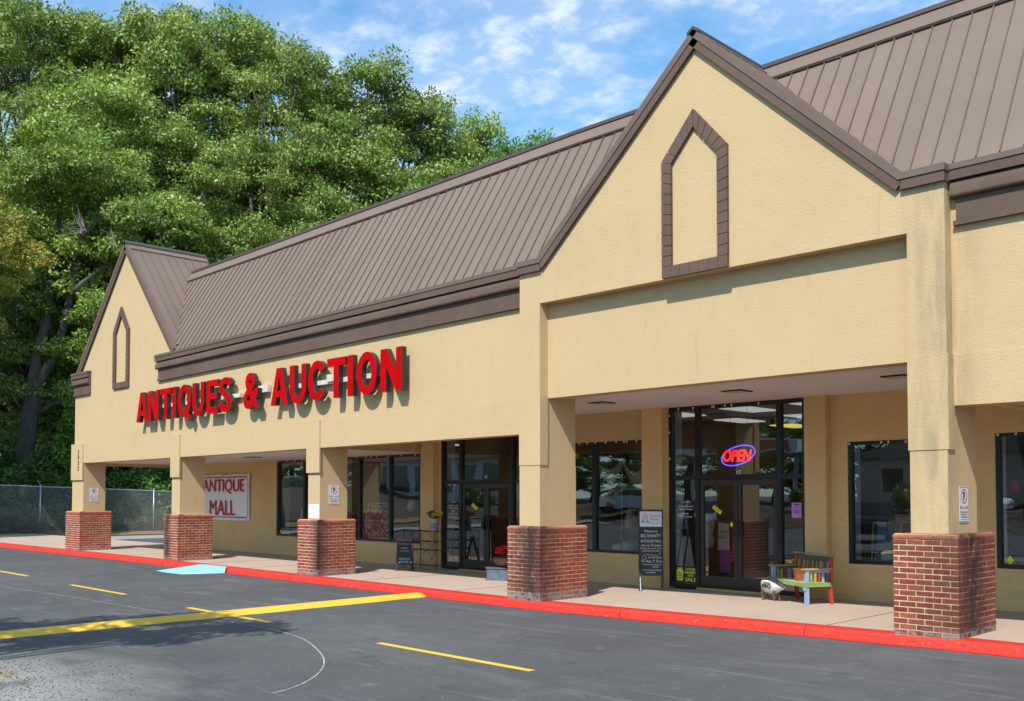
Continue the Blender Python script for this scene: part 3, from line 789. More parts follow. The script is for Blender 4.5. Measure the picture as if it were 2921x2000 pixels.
while x < 3.4:
    z0_ = 5.75 + wz(x, 6.5) - 6.5
    if x < -24.95: inst('roof_panel', pme2, B, (x, 12.0 + 0.26 * su.y, z0_ + 0.26 * su.z))
    else: inst('roof_panel', pme, B, (x, 12.0, z0_), rot=(random.gauss(0, 0.0008), 0, 0))
    x += pw; cnt += 1
# ridge flashing: sloped panels over the seam tops, and a cap
def ridge_run(x0, x1):
    xs_ = []; x = x0
    while x < x1 - 0.1:
        e = min(x + 3.0, x1)
        b = MB()
        y0, z0 = 13.50, 8.215
        o0 = V(0, y0, z0) + sn * 0.055; o1 = o0 + su * 0.30
        prof = [(o0.y, o0.z), (o0.y + 0.02, o0.z - 0.03), (o1.y + 0.2, o1.z - 0.02), (o1.y, o1.z)]
        for a, c in ((x, e),):
            vs = [(xx, y, z + wz(xx, 6.9) - 6.9) for xx in (a, c - 0.003) for y, z in prof]
            b.add(vs, [(j, (j + 1) % 4, 4 + (j + 1) % 4, 4 + j) for j in range(4)] + [(3, 2, 1, 0), (4, 5, 6, 7)])
        part('ridge_flashing', b, 'metal_brown', B)
        b = MB(); y, z = o1.y, o1.z
        prof = [(y - 0.035, z - 0.015), (y + 0.30, z + 0.005), (y + 0.30, z + 0.07), (y - 0.03, z + 0.05)]
        vs = [(xx, yy, zz + wz(xx, 6.9) - 6.9) for xx in (x, e - 0.003) for yy, zz in prof]
        b.add(vs, [(j, (j + 1) % 4, 4 + (j + 1) % 4, 4 + j) for j in range(4)] + [(3, 2, 1, 0), (4, 5, 6, 7)])
        part('ridge_cap', b, 'metal_dark', B); x = e
ridge_run(-26.95, -8.16); ridge_run(-8.04, 3.4)
# body behind, flat roof deck
b = MB(); b.box(-31.4, 3.5, 13.9, 36, 7.0, 7.4); b.box(-31.4, -31.2, 15.4, 36, 0, 7.0); b.box(-31.4, 3.5, 35.8, 36, 0, 7.0); b.box(3.3, 3.5, 12.4, 36, 2.9, 7.0)
b.box(-31.0, 3.2, 13.88, 13.92, 7.4, 8.0)
part('rear_body', b, 'block_paint', B)
b = MB(); b.box(-30.5, 3.2, 12.6, 15.2, 3.55, 3.6); part('roof_deck', b, 'soffit', B)

# big gable roof
def gable(ax, az, lx, lz, rx, rz2, yf, yb, wallY, ret, thick=0.19):
    for side, (ex, ez) in (('W', (lx, lz)), ('E', (rx, rz2))):
        d = V(ex - ax, 0, ez - az); L_ = d.length; d.normalize(); n = V(-d.z, 0, d.x) if d.x > 0 else V(d.z, 0, -d.x)
        if n.z < 0: n = -n
        # slope panels, running down from the ridge
        y = yf + 0.10
        me = MB(); me.fbox((V(0, 0, 0), V(0, 1, 0), d, n), 0.0, pw - 0.003, 0.0, L_ - 0.02, -0.045, -0.025)
        me.prism((V(0, 0, 0), V(0, 1, 0), n, d), [(pw - 0.013, -0.045), (pw + 0.001, -0.045), (pw + 0.001, 0.0), (pw - 0.013, 0.0)], 0.004, L_ - 0.03, 1)
        mesh_ = me.mesh('roof_panel', ['metal_brown', 'metal_trim'])
        while y < yb - 0.1:
            inst('roof_panel', mesh_, B, (ax, y, az)); y += pw
        # rake: metal edge above a stucco band
        b = MB(); b.fbox((V(ax, 0, az), V(0, 1, 0), d, n), yf, wallY + 0.03, 0.0, L_, -0.095, 0.004)
        o = part('rake_flashing', b, 'metal_trim', B)
        b = MB(); b.fbox((V(ax, 0, az), V(0, 1, 0), d, n), yf + 0.012, wallY + 0.02, 0.05, L_ + 0.05, -thick, -0.0955)
        part('rake_band', b, 'trim_brown', B)
        # sloped flashing under the ridge
        b = MB(); b.fbox((V(ax, 0, az), V(0, 1, 0), d, n), yf + 0.08, yb, 0.02, 0.30, -0.022, 0.008); part('ridge_flashing', b, 'metal_brown', B)
    b = MB()
    b.prism((V(ax, 0, az), V(1, 0, 0), V(0, 0, 1), V(0, 1, 0)), [(-0.10, -0.075), (0.0, -0.01), (0.10, -0.075), (0.10, -0.03), (0.0, 0.04), (-0.10, -0.03)], yf - 0.01, yb)
    part('ridge_cap', b, 'metal_dark', B)
gable(-8.10, 8.57, -11.255, 5.735, -5.035, 5.715, 11.835, 14.0, YS, True, 0.205)
for x0, x1 in ((-11.73, -11.20), (-5.08, -4.545)):
    b = MB(); b.box(x0, x1, 11.847, YS + 0.25, 5.525, 5.65); part('rake_band', b, 'trim_brown', B)
    b = MB(); b.box(x0 - 0.01, x1 + 0.01, 11.832, YS + 0.3, 5.6505, 5.735); part('rake_flashing', b, 'metal_trim', B)
gable(-27.95, 9.14, -31.42, 5.60, -24.78, 5.68, 12.02, 14.55, YM, False, 0.21)

# pointed block surrounds on the gables
blk_cache = {}
def lancet(cx, y, z0, zs, za, hw, th, dep=0.055):
    T = MB()
    pts = [(-hw, z0), (-hw, zs), (0, za), (hw, zs), (hw, z0)]
    inn = [(-hw + th, z0 + th), (-hw + th, zs - 0.06), (0, za - th * 1.55), (hw - th, zs - 0.06), (hw - th, z0 + th)]
    A = part('arch_surround', MB().box(cx - hw + 0.012, cx - hw + th - 0.012, y - dep + 0.022, y + 0.002, z0 + 0.01, zs - 0.02)
             .box(cx + hw - th + 0.012, cx + hw - 0.012, y - dep + 0.022, y + 0.002, z0 + 0.01, zs - 0.02)
             .box(cx - hw + th, cx + hw - th, y - dep + 0.022, y + 0.002, z0 + 0.012, z0 + th - 0.012), 'trim_brown', B)
    def quad(p):
        b = MB(); q = [(cx + a, zz) for a, zz in p]
        b.prism((V(0, 0, 0), V(1, 0, 0), V(0, 0, 1), V(0, 1, 0)), q, y - dep, y + 0.001); part('trim_block', b, 'trim_brown', A)
    def run(a0, a1, b0, b1, n, g=0.010):
        for i in range(n):
            t0 = i / n; t1 = (i + 1) / n
            la = math.hypot(a1[0] - a0[0], a1[1] - a0[1]); gg = g / la / 2
            L0 = lambda p, q, t: (p[0] + (q[0] - p[0]) * t, p[1] + (q[1] - p[1]) * t)
            quad([L0(a0, a1, t0 + gg), L0(b0, b1, t0 + gg), L0(b0, b1, t1 - gg), L0(a0, a1, t1 - gg)])
    run((-hw, z0 + th), (-hw, zs), (-hw + th, z0 + th), (-hw + th, zs - 0.06), 10)
    run((hw - th, z0 + th), (hw - th, zs - 0.06), (hw, z0 + th), (hw, zs), 10)
    run((-hw, zs), (0, za), (-hw + th, zs - 0.06), (0, za - th * 1.55), 5)
    run((0, za - th * 1.55), (hw - th, zs - 0.06), (0, za), (hw, zs), 5)
    run((-hw, z0), (hw, z0), (-hw, z0 + th), (hw, z0 + th), 7, 0.006)
lancet(-8.125, YS, 4.988, 6.74, 7.40, 0.568, 0.168)
lancet(-28.21, YM, 4.885, 6.57, 7.28, 0.54, 0.172)

# ------------------------------------------------------------------ storefront wall
OPEN_ = [(-24.98, -22.3, 0.56, 2.80), (-21.9, -18.455, 0.56, 2.80), (-17.70, -14.70, 0.0, 3.42), (-14.15, -11.675, 0.595, 2.85), (-11.09, -8.245, 0.0, 3.42),
         (-7.49, -6.0, 0.60, 2.615), (-5.19, -2.6, 0.62, 2.65), (-1.6, 1.2, 0.62, 2.65)]
b = MB(); prev = -31.4
TOP = 3.5
for x0, x1, z0, z1 in OPEN_:
    for a0, a1, c0, c1 in ((prev, x0, -0.1, TOP), (x0, x1, -0.1, z0), (x0, x1, z1, TOP)):
        if c1 - c0 > 0.12: bb = MB(); bb.wbox(a0, a1, YW + 0.0025, YW + 0.2, c0, c1); part('storefront_wall', bb, 'block_joint', B)
    prev = x1
b.wbox(prev, 3.5, YW + 0.0025, YW + 0.2, -0.1, TOP)
WL = part('storefront_wall', b, 'block_joint', B)
# painted units laid over the wall: nearest as single parts, the rest joined
CH, CL = 0.1016, 0.40
def free(x0, x1, z0, z1):
    segs = [(x0, x1)]
    for a, c, lo, hi in OPEN_:
        lo2, hi2 = lo, hi
        if z1 > lo2 + 0.02 and z0 < hi2 - 0.02:
            ns = []
            for s0, s1 in segs:
                if s1 <= a or s0 >= c: ns.append((s0, s1))
                else:
                    if s0 < a: ns.append((s0, a))
                    if s1 > c: ns.append((c, s1))
            segs = ns
    return [q for q in segs if q[1] - q[0] > 0.03]
blocks = []
k = 0
while k * CH < 3.42:
    z0 = k * CH; z1 = z0 + CH - 0.007; x = -31.4 + (CL / 2 if k % 2 else 0)
    while x < 3.4:
        for s0, s1 in free(x, x + CL - 0.007, z0, z1): blocks.append((s0, s1, z0, z1))
        x += CL
    k += 1
vis = [q for q in blocks if -8.3 < q[0] < -2.5 and not (q[2] > 2.7)]
vis.sort(key=lambda q: math.hypot(q[0], 15.3) + (0 if q[2] < 1.0 or q[0] > -8.3 else 3))
vis = vis[:296]; vs_ = set(vis)
for s0, s1, z0, z1 in vis:
    bb = MB(); pr = random.uniform(-0.0012, 0.0012)
    bb.box(s0, s1, YW + pr, YW + 0.01, wz(s0, z0), wz(s0, z1)); part('block', bb, 'block_paint', WL)
bb = MB()
for q in blocks:
    if q not in vs_: bb.box(q[0], q[1], YW + random.uniform(-0.0012, 0.0012), YW + 0.01, wz(q[0], q[2]), wz(q[0], q[3]))
part('block', bb, 'block_paint', WL, 'painted units of the rest of the wall', 'stuff')
# smooth bands above the windows either side of the big gable bay
b = MB(); b.wbox(-14.66, -11.66, YW - 0.006, YW - 0.002, 2.852, 3.42); part('wall_panel', b, 'stucco', WL)
# pilasters beside the doors
for x0, x1 in ((-18.25, -17.80), (-14.64, -14.20), (-11.60, -11.13), (-8.18, -7.80)):
    b = MB(); b.box(x0, x1, 15.15, YW - 0.003, wz(x0, 0) - 0.05, 3.42); pl = part('pilaster', b, 'block_joint', WL)
    bb = MB(); k = 0
    while k * CH < 3.40:
        z0 = wz(x0, k * CH); z1 = z0 + CH - 0.007
        c = (x0 + x1) / 2 + (0.1 if k % 2 else -0.1)
        bb.box(x0 - 0.003, c - 0.003, 15.146, 15.16, z0, z1); bb.box(c + 0.003, x1 + 0.003, 15.146, YW - 0.004, z0, z1); k += 1
    part('block', bb, 'block_paint', WL, 'painted units of a pilaster', 'stuff')

# windows and doors
def glazing(name, x0, x1, z0, z1, mull, fw_=0.065, transom=None, label=None):
    b = MB(); y0, y1 = YW + 0.02, YW + 0.13
    W0 = wz((x0 + x1) / 2, 0)
    w_ = lambda z: wz((x0 + x1) / 2, z)
    b.box(x0, x0 + fw_, y0, y1, w_(z0), w_(z1)); b.box(x1 - fw_, x1, y0, y1, w_(z0), w_(z1))
    b.box(x0 + fw_, x1 - fw_, y0, y1, w_(z1) - fw_, w_(z1)); b.box(x0 + fw_, x1 - fw_, y0, y1, w_(z0), w_(z0) + fw_)
    xs_ = [x0 + fw_] + list(mull) + [x1 - fw_]
    for m_ in mull: b.box(m_ - 0.045, m_ + 0.045, y0 + 0.002, y1 - 0.002, w_(z0) + fw_, w_(z1) - fw_)
    o = part(name, b, 'dark_frame', B, label)
    return o, xs_, w_(z0) + fw_, w_(z1) - fw_
def jamb(x0, z0, z1):
    b = MB(); b.box(x0 - 0.04, x0 + 0.002, YW + 0.205, YW + 0.45, wz(x0, z0), wz(x0, z1)); part('inner_jamb', b, 'white_wall', B)
for q in OPEN_: jamb(q[0], max(q[2], 0.02), q[3])
def panes(o, xs_, z0, z1, y=YW + 0.075):
    for i in range(len(xs_) - 1):
        a = xs_[i] + (0.0 if i == 0 else 0.045); c = xs_[i + 1] - (0.0 if i == len(xs_) - 2 else 0.045)
        b = MB(); b.add([(a, y, z0), (c, y, z0), (c, y, z1), (a, y, z1)], [(0, 1, 2, 3)]); part('pane', b, 'glass', o)
for (x0, x1, z0, z1), ml in ((OPEN_[0], [-23.59]), (OPEN_[1], [-21.0, -19.70]), (OPEN_[3], [-12.96]), (OPEN_[5], []), (OPEN_[6], [-3.9]), (OPEN_[7], [-0.2])):
    o, xs_, a, c = glazing('window', x0, x1, z0, z1, ml, 0.06); panes(o, xs_, a, c)
def door_set(x0, x1, m1, m2, ztr, first):
    o, xs_, a, c = glazing('entrance', x0, x1, 0.02, 3.42, [m1, m2], 0.07)
    w_ = lambda z: wz((x0 + x1) / 2, z)
    zt = w_(ztr)
    b = MB(); b.box(x0 + 0.072, m1 - 0.047, YW + 0.024, YW + 0.126, zt - 0.04, zt + 0.04); b.box(m2 + 0.047, x1 - 0.072, YW + 0.024, YW + 0.126, zt - 0.04, zt + 0.04)
    b.box(m1 + 0.047, m2 - 0.047, YW + 0.024, YW + 0.126, zt - 0.035, zt + 0.05)
    part('transom_bar', b, 'dark_frame', o)
    y = YW + 0.075
    for p0, p1 in ((x0 + 0.07, m1 - 0.045), (m1 + 0.045, m2 - 0.045), (m2 + 0.045, x1 - 0.07)):
        b = MB(); b.add([(p0, y, zt + 0.04), (p1, y, zt + 0.04), (p1, y, c), (p0, y, c)], [(0, 1, 2, 3)]); part('pane', b, 'glass', o)
    for p0, p1 in ((x0 + 0.07, m1 - 0.045), (m2 + 0.045, x1 - 0.07)):
        b = MB(); b.add([(p0, y, a), (p1, y, a), (p1, y, zt - 0.04), (p0, y, zt - 0.04)], [(0, 1, 2, 3)]); part('pane', b, 'glass', o)
    mid = (m1 + m2) / 2
    for l, r in ((m1 + 0.05, mid - 0.004), (mid + 0.004, m2 - 0.05)):
        b = MB(); d0, d1 = YW + 0.045, YW + 0.105; zb = a - 0.03; zz = zt - 0.045
        b.box(l, l + 0.075, d0, d1, zb, zz); b.box(r - 0.075, r, d0, d1, zb, zz); b.box(l + 0.075, r - 0.075, d0, d1, zb, zb + 0.20); b.box(l + 0.075, r - 0.075, d0, d1, zz - 0.10, zz)
        dl = part('door', b, 'bronze_frame', B)
        b = MB(); b.add([(l + 0.075, y, zb + 0.2), (r - 0.075, y, zb + 0.2), (r - 0.075, y, zz - 0.1), (l + 0.075, y, zz - 0.1)], [(0, 1, 2, 3)]); part('pane', b, 'glass', dl)
        hx = r - 0.04 if l < mid - 0.1 else l + 0.04
        b = MB(); b.tube([(hx, YW + 0.04, 0.95 + zb), (hx, YW - 0.02, 0.97 + zb), (hx, YW - 0.02, 1.2 + zb), (hx, YW + 0.04, 1.22 + zb)], 0.012, 6)
        if first: b.box(hx - 0.085, hx + 0.085, YW + 0.015, YW + 0.03, 0.90 + zb, 1.16 + zb)
        part('door_pull', b, 'dark_frame', dl)
    b = MB(); b.box(m1, m2, YW - 0.03, YW + 0.15, w_(0.002), w_(0.035)); part('threshold', b, 'threshold', o)
door_set(-17.70, -14.70, -17.03, -15.33, 2.075, True)
door_set(-11.09, -8.245, -10.455, -8.765, 2.075, False)

# interior shell, ceiling panels and some dim furniture
I = MB()
I.box(-31.0, 3.0, 24.0, 24.2, -0.1, 3.5); IW = part('interior_wall', I, 'interior_wall', B)
I = MB(); I.box(-31.0, 3.0, YW + 0.34, 24, -0.06, 0.01); part('interior_floor', I, 'interior_floor', B)
I = MB(); I.box(-31.0, 3.0, YW + 0.34, 24, 3.46, 3.52); part('interior_ceiling', I, 'interior_ceiling', B)
for x in (-25.8, -18.3, -13.0, -7.6): 
    I = MB(); I.box(x, x + 0.12, YW + 1.2, 24, 0.0, 3.46); part('interior_partition', I, 'interior_wall', B)
for x in [-24.5, -21.5, -19.7, -16.2, -14.4, -12.0, -10.3, -8.8, -6.2, -4.2, -1.5]:
    for y in (16.9, 19.3, 21.7):
        b = MB(); b.box(x - 0.3, x + 0.3, y - 0.6, y + 0.6, 3.435, 3.455); part('ceiling_lamp', b, 'lamp_panel' if (x, y) != (-12.0, 21.7) else 'lamp_warm', B)
for i in range(26):
    x = random.uniform(-28, 2); y = random.uniform(17.5, 23.5); h = random.uniform(0.8, 1.9)
    b = MB(); b.box(x, x + random.uniform(0.5, 1.4), y, y + 0.45, 0.01, h)
    for q in range(5):
        xx = x + random.uniform(0.05, 0.45); rr = random.uniform(0.05, 0.1); b.box(xx, xx + rr, y + 0.05, y + 0.2, h, h + random.uniform(0.08, 0.3), 1)
    single('display_cabinet', b, ['shelf_dark', random.choice(['stoneware', 'cream', 'red_fabric', 'gold'])], 'dark display shelf with small goods deep inside the shop', 'shelf', 'dim display shelves deep inside the shop')

# ------------------------------------------------------------------ the big sign
SG = thing('channel_letter_sign', 'large red channel letter sign reading ANTIQUES & AUCTION on the tan front wall', 'sign', (-20.7, 12.0, 3.8), world=True)
LET = [('A', -26.69, -25.99), ('N', -25.96, -25.32), ('T', -25.24, -24.60), ('I', -24.51, -24.33), ('Q', -24.22, -23.50), ('U', -23.42, -22.81), ('E', -22.67, -22.11),
       ('S', -22.03, -21.44), ('&', -20.88, -20.16), ('A', -19.66, -18.95), ('U', -18.87, -18.22), ('C', -18.14, -17.46), ('T', -17.42, -16.76), ('I', -16.68, -16.49),
       ('O', -16.37, -15.69), ('N', -15.57, -14.89)]
def arc(cx, cz, rx, rz_, a0, a1, n=14): return [(cx + rx * math.cos(R(a0 + (a1 - a0) * i / n)), cz + rz_ * math.sin(R(a0 + (a1 - a0) * i / n))) for i in range(n + 1)]
def letter_loops(ch):
    """outlines in a unit box: list of closed quads strips (polygons) without overlap"""
    t = 0.27; h = 0.20
    if ch == 'I': return [[(0, 0), (1, 0), (1, 1), (0, 1)]]
    if ch == 'T': return [[(0.36, 0), (0.64, 0), (0.64, 0.80), (1, 0.80), (1, 1), (0, 1), (0, 0.80), (0.36, 0.80)]]
    if ch == 'N': return [[(0, 0), (0.27, 0), (0.27, 0.58), (0.70, 0), (1, 0), (1, 1), (0.73, 1), (0.73, 0.42), (0.30, 1), (0, 1)]]
    if ch == 'E': return [[(0, 0), (1, 0), (1, 0.18), (0.32, 0.18), (0.32, 0.42), (0.93, 0.42), (0.93, 0.60), (0.32, 0.60), (0.32, 0.82), (0.98, 0.82), (0.98, 1), (0, 1)]]
    if ch == 'U':
        o = arc(0.5, 0.42, 0.5, 0.44, 180, 360); i = arc(0.5, 0.42, 0.22, 0.26, 360, 180)
        return [[(0, 1)] + o + [(1, 1), (0.72, 1)] + i + [(0.28, 1)]]
    if ch == 'A': return [[(0, 0), (0.27, 0), (0.335, 0.21), (0.665, 0.21), (0.73, 0), (1, 0), (0.655, 1), (0.5, 1), (0.5, 0.76), (0.617, 0.385), (0.383, 0.385), (0.5, 0.76), (0.5, 1), (0.345, 1)]]
    return None
def ring_mesh(b, outer, inner, x0, w, z0, h, y0, y1):
    k = len(outer)
    vs = [(x0 + p[0] * w, y, z0 + p[1] * h) for y in (y0, y1) for L_ in (outer, inner) for p in L_]
    fs = []; ms = []
    for i in range(k - 1):
        j = i + 1
        fs += [(i, j, k + j, k + i), (2 * k + i, 3 * k + i, 3 * k + j, 2 * k + j), (i, 2 * k + i, 2 * k + j, j), (k + i, k + j, 3 * k + j, 3 * k + i)]
        ms += [0, 1, 1, 1]
    n = len(b.v); b.v += vs; b.f += [tuple(n + q for q in f) for f in fs]; b.m += ms
    return k
for ch, x0, x1 in LET:
    t = (x0 + 26.7) / 11.8; zb = 3.785 + 0.02 * t; zt = 4.60 + 0.055 * t
    if ch in 'OQCUS&': zb -= 0.012 if ch != 'U' else 0.01; zt += 0.012 if ch != 'U' else 0
    b = MB(); w_, h_ = x1 - x0, zt - zb; yf, yb = 11.87, 11.985
    L_ = letter_loops(ch)
    if L_:
        for lp in L_:
            n = len(b.v); k = len(lp)
            b.v += [(x0 + a * w_, yf, zb + c * h_) for a, c in lp] + [(x0 + a * w_, yb, zb + c * h_) for a, c in lp]
            b.f += [tuple(n + i for i in range(k)), tuple(n + k + i for i in range(k - 1, -1, -1))] + [(n + i, n + k + i, n + k + (i + 1) % k, n + (i + 1) % k) for i in range(k)]
            b.m += [0, 1] + [1] * k
    elif ch in 'OQ':
        ring_mesh(b, arc(0.5, 0.5, 0.5, 0.5, 0, 360, 32), arc(0.5, 0.5, 0.235, 0.315, 0, 360, 32), x0, w_, zb, h_, yf, yb)
        if ch == 'Q':
            q = [(0.52, 0.235), (0.63, 0.315), (1.0, -0.05), (0.86, -0.13)]
            n = len(b.v); b.v += [(x0 + a * w_, yf - 0.002, zb + c * h_) for a, c in q] + [(x0 + a * w_, yb - 0.002, zb + c * h_) for a, c in q]
            b.f += [tuple(n + i for i in (0, 3, 2, 1)), (n + 4, n + 5, n + 6, n + 7)] + [(n + i, n + 4 + i, n + 4 + (i + 1) % 4, n + (i + 1) % 4) for i in range(4)]; b.m += [0, 1, 1, 1, 1, 1]
    elif ch == 'C':
        k = ring_mesh(b, arc(0.5, 0.5, 0.5, 0.5, 38, 322, 28), arc(0.5, 0.5, 0.23, 0.31, 38, 322, 28), x0, w_, zb, h_, yf, yb)
        n = len(b.v) - 4 * k
        b.f += [(n, n + k, n + 3 * k, n + 2 * k), (n + k - 1, n + 3 * k - 1, n + 4 * k - 1, n + 2 * k - 1)]; b.m += [1, 1]
    elif ch == 'S':
        c0_ = arc(0.5, 0.735, 0.37, 0.17, 15, 270, 16) ; c1_ = arc(0.5, 0.265, 0.37, 0.17, 90, -195, 16)
        ctr_ = c0_[:-1] + [(0.5, 0.5)] * 0 + [(0.44, 0.575), (0.56, 0.425)] + c1_[1:]
        ctr_ = c0_[:13] + [(0.36, 0.573), (0.5, 0.50), (0.64, 0.427)] + c1_[4:]
        def off(P, dx, dz, s_):
            o = []
            for i, p in enumerate(P):
                a = P[max(i - 1, 0)]; c = P[min(i + 1, len(P) - 1)]; d = Vector((c[0] - a[0], (c[1] - a[1]) * 1.4)).normalized()
                o.append((p[0] - s_ * d.y * dx, p[1] + s_ * d.x * dz))
            return o
        k = ring_mesh(b, off(ctr_, 0.15, 0.095, -1), off(ctr_, 0.15, 0.095, 1), x0, w_, zb, h_, yf, yb); n = len(b.v) - 4 * k
        b.f += [(n, n + k, n + 3 * k, n + 2 * k), (n + k - 1, n + 3 * k - 1, n + 4 * k - 1, n + 2 * k - 1)]; b.m += [1, 1]
    else:
        bb = MB(); bb.text('&', (V(x0, yb, zb), V(1, 0, 0), V(0, 0, 1), V(0, -1, 0)), w_, h_, 0, 0.115, bold=0.03)
        n = len(b.v); b.v += bb.v
        for f in bb.f:
            b.f.append(f); b.m.append(0 if all(bb.v[i][1] < yf + 0.001 for i in f) else 1)
    part('letter', b, ['sign_red', 'sign_side'], SG)
for x0, x1 in ((-26.3, -21.25), (-19.35, -15.1)):
    t = (x0 + 26.7) / 11.8
    b = MB(); b.box(x0, x1, 11.99, YM - 0.014, 4.12 + 0.03 * t, 4.215 + 0.035 * t); part('raceway', b, 'white_box', SG)
b = MB(); b.box(-20.62, -20.0, 11.99, YM - 0.014, 4.16, 4.32); part('raceway', b, 'white_box', SG)
b = MB()
b.box(-17.55, -17.3, 11.95, YM - 0.014, 4.18, 4.33); part('junction_box', b, 'white_box', SG)

# house number, down the west pier
hn = thing('house_number', 'black house number digits 2932 running down the western pier', 'number', (-31.3, 12.05, 2.5), world=True)
for i, ch in enumerate('2932'):
    b = MB(); b.text(ch, fr(-31.27, YM - 0.047, 3.03 - i * 0.165), 0.10, 0.14, 0, 0.006, shear=0.15, bold=0.02); part('digit', b, 'sign_black', hn)

# ------------------------------------------------------------------ signs on piers and wall
def plate(b, F, w_, h_, r=0.02, c0=0.0, c1=0.004, mi=0):
    pts = []
    for cx, cz, a in ((w_ - r, r, -90), (w_ - r, h_ - r, 0), (r, h_ - r, 90), (r, r, 180)):
        pts += [(cx + r * math.cos(R(a + 22.5 * k)), cz + r * math.sin(R(a + 22.5 * k))) for k in range(5)]
    b.prism(F, pts, c0, c1, mi)
def ringz(b, F, cx, cz, r0, r1, c0, c1, mi, n=24, sx=1.0):
    o, u, v, nn = F
    vs = []
    for c in (c0, c1):
        for r_ in (r0, r1):
            vs += [o + u * (cx + sx * r_ * math.cos(2 * math.pi * i / n)) + v * (cz + r_ * math.sin(2 * math.pi * i / n)) + nn * c for i in range(n)]
    fs = []
    for i in range(n):
        j = (i + 1) % n
        fs += [(2 * n + i, 2 * n + j, 3 * n + j, 3 * n + i), (n + i, 3 * n + i, 3 * n + j, n + j), (i, j, 2 * n + j, 2 * n + i)]
    b.add(vs, fs, mi)
def fire_sign(xp, y0, z0, label):
    F = (V(xp, y0, z0), V(0, 1, 0), V(0, 0, 1), V(1, 0, 0)); w_, h_ = 0.29, 0.435
    T = thing('fire_lane_sign', label, 'sign', (xp, y0, z0), world=True, group='fire lane signs on the column sides')
    b = MB(); plate(b, F, w_, h_, 0.025, 0.0, 0.004, 0); part('plate', b, 'sign_white', T)
    b = MB(); F2 = (F[0] + V(0.004, 0, 0), *F[1:])
    for a0, a1, c0, c1 in ((0.02, w_ - 0.02, 0.008, 0.013), (0.02, w_ - 0.02, h_ - 0.013, h_ - 0.008), (0.008, 0.013, 0.02, h_ - 0.02), (w_ - 0.013, w_ - 0.008, 0.02, h_ - 0.02)): b.fbox(F2, a0, a1, c0, c1, 0, 0.001)
    def at(x, z): return (F2[0] + V(0, x, z), *F2[1:])
    b.text('P', at(0.115, 0.265), 0.065, 0.105, 0, 0.001, 0, bold=0.03)
    for i, tx in enumerate(('VIOLATORS WILL BE', 'TOWED AWAY AT', 'OWNERS EXPENSE')): b.text(tx, at(w_ / 2, 0.115 - i * 0.03), 0.235 - i * 0.02, 0.018, 0, 0.001, align='C', bold=0.02)
    b.fbox(F2, 0.04, 0.25, 0.032, 0.037, 0, 0.001)
    part('print', b, 'sign_black', T)
    b = MB(); ringz(b, F2, w_ / 2, 0.318, 0.076, 0.088, 0, 0.0016, 0)
    o, u, v, nn = F2
    d = V(0, 0.7071, -0.7071); e = V(0, 0.7071, 0.7071); c = o + u * (w_ / 2) + v * 0.318
    b.fbox((c, d, e, nn), -0.077, 0.077, -0.006, 0.006, 0.0011, 0.0019)
    b.text('FIRE LANE', at(w_ / 2, 0.16), 0.25, 0.038, 0, 0.001, align='C', bold=0.01)
    part('red_print', b, 'sign_redprint', T)
fire_sign(-4.570, 12.235, 1.425, 'white no parking fire lane sign on the stained eastern column')
fire_sign(-17.998, 12.32, 1.555, 'white no parking fire lane sign on the column left of the scrolled ironwork window')
fire_sign(-30.903, 12.28, 1.56, 'white no parking fire lane sign on the farthest western column')
T = thing('notice_sign', 'small white notice headed NO at the foot of the stucco above the middle brick pier', 'sign', (-18.2, 12.09, 1.25), world=True)
b = MB(); F = fr(-18.42, YM - 0.001, 1.262); plate(b, F, 0.40, 0.30, 0.004, 0, 0.003); part('plate', b, 'paper_white', T)
b = MB(); F = fr(-18.42, YM - 0.0045, 1.262)
b.text('NO', (F[0] + V(0.2, 0, 0.17), *F[1:]), 0.13, 0.085, 0, 0.001, align='C')
for i in range(9): b.fbox(F, 0.05 + i * 0.034, 0.074 + i * 0.034, 0.105, 0.122, 0, 0.0006)
for i in range(5): b.fbox(F, 0.12 + i * 0.034, 0.144 + i * 0.034, 0.055, 0.070, 0, 0.0006)
part('print', b, 'paper_grey', T)

# vinyl banner
T = thing('vinyl_banner', 'white vinyl banner with red letters reading ANTIQUE MALL on the shaded wall', 'banner', (-28, 15.25, 1.0), world=True)
b = MB(); X0, X1, Z0, Z1 = -29.52, -26.42, 1.0, 2.405; nxx = 31; nzz = 13; vs = []
for k in range(nzz):
    for i in range(nxx):
        u = i / (nxx - 1); v = k / (nzz - 1)
        vs.append((X0 + (X1 - X0) * u, 15.262 - 0.010 * math.sin(u * 17 + v * 5) * math.sin(v * 3.1) - 0.006 * math.sin((u - v) * 26), Z0 + (Z1 - Z0) * v - 0.012 * math.sin(u * 3.14) * (1 - v) + 0.008 * math.sin(u * 20) * v))
b.add(vs, [(k * nxx + i, k * nxx + i + 1, (k + 1) * nxx + i + 1, (k + 1) * nxx + i) for k in range(nzz - 1) for i in range(nxx - 1)])
part('sheet', b, 'banner_white', T, smooth=True)
b = MB(); F = fr(X0, 15.242, Z0); W_, H_ = X1 - X0, Z1 - Z0
for a0, a1, c0, c1 in ((0.16, W_ - 0.16, 0.07, 0.10), (0.16, W_ - 0.16, H_ - 0.10, H_ - 0.07), (0.07, 0.095, 0.16, H_ - 0.16), (W_ - 0.095, W_ - 0.07, 0.16, H_ - 0.16)): b.fbox(F, a0, a1, c0, c1, 0, 0.001)
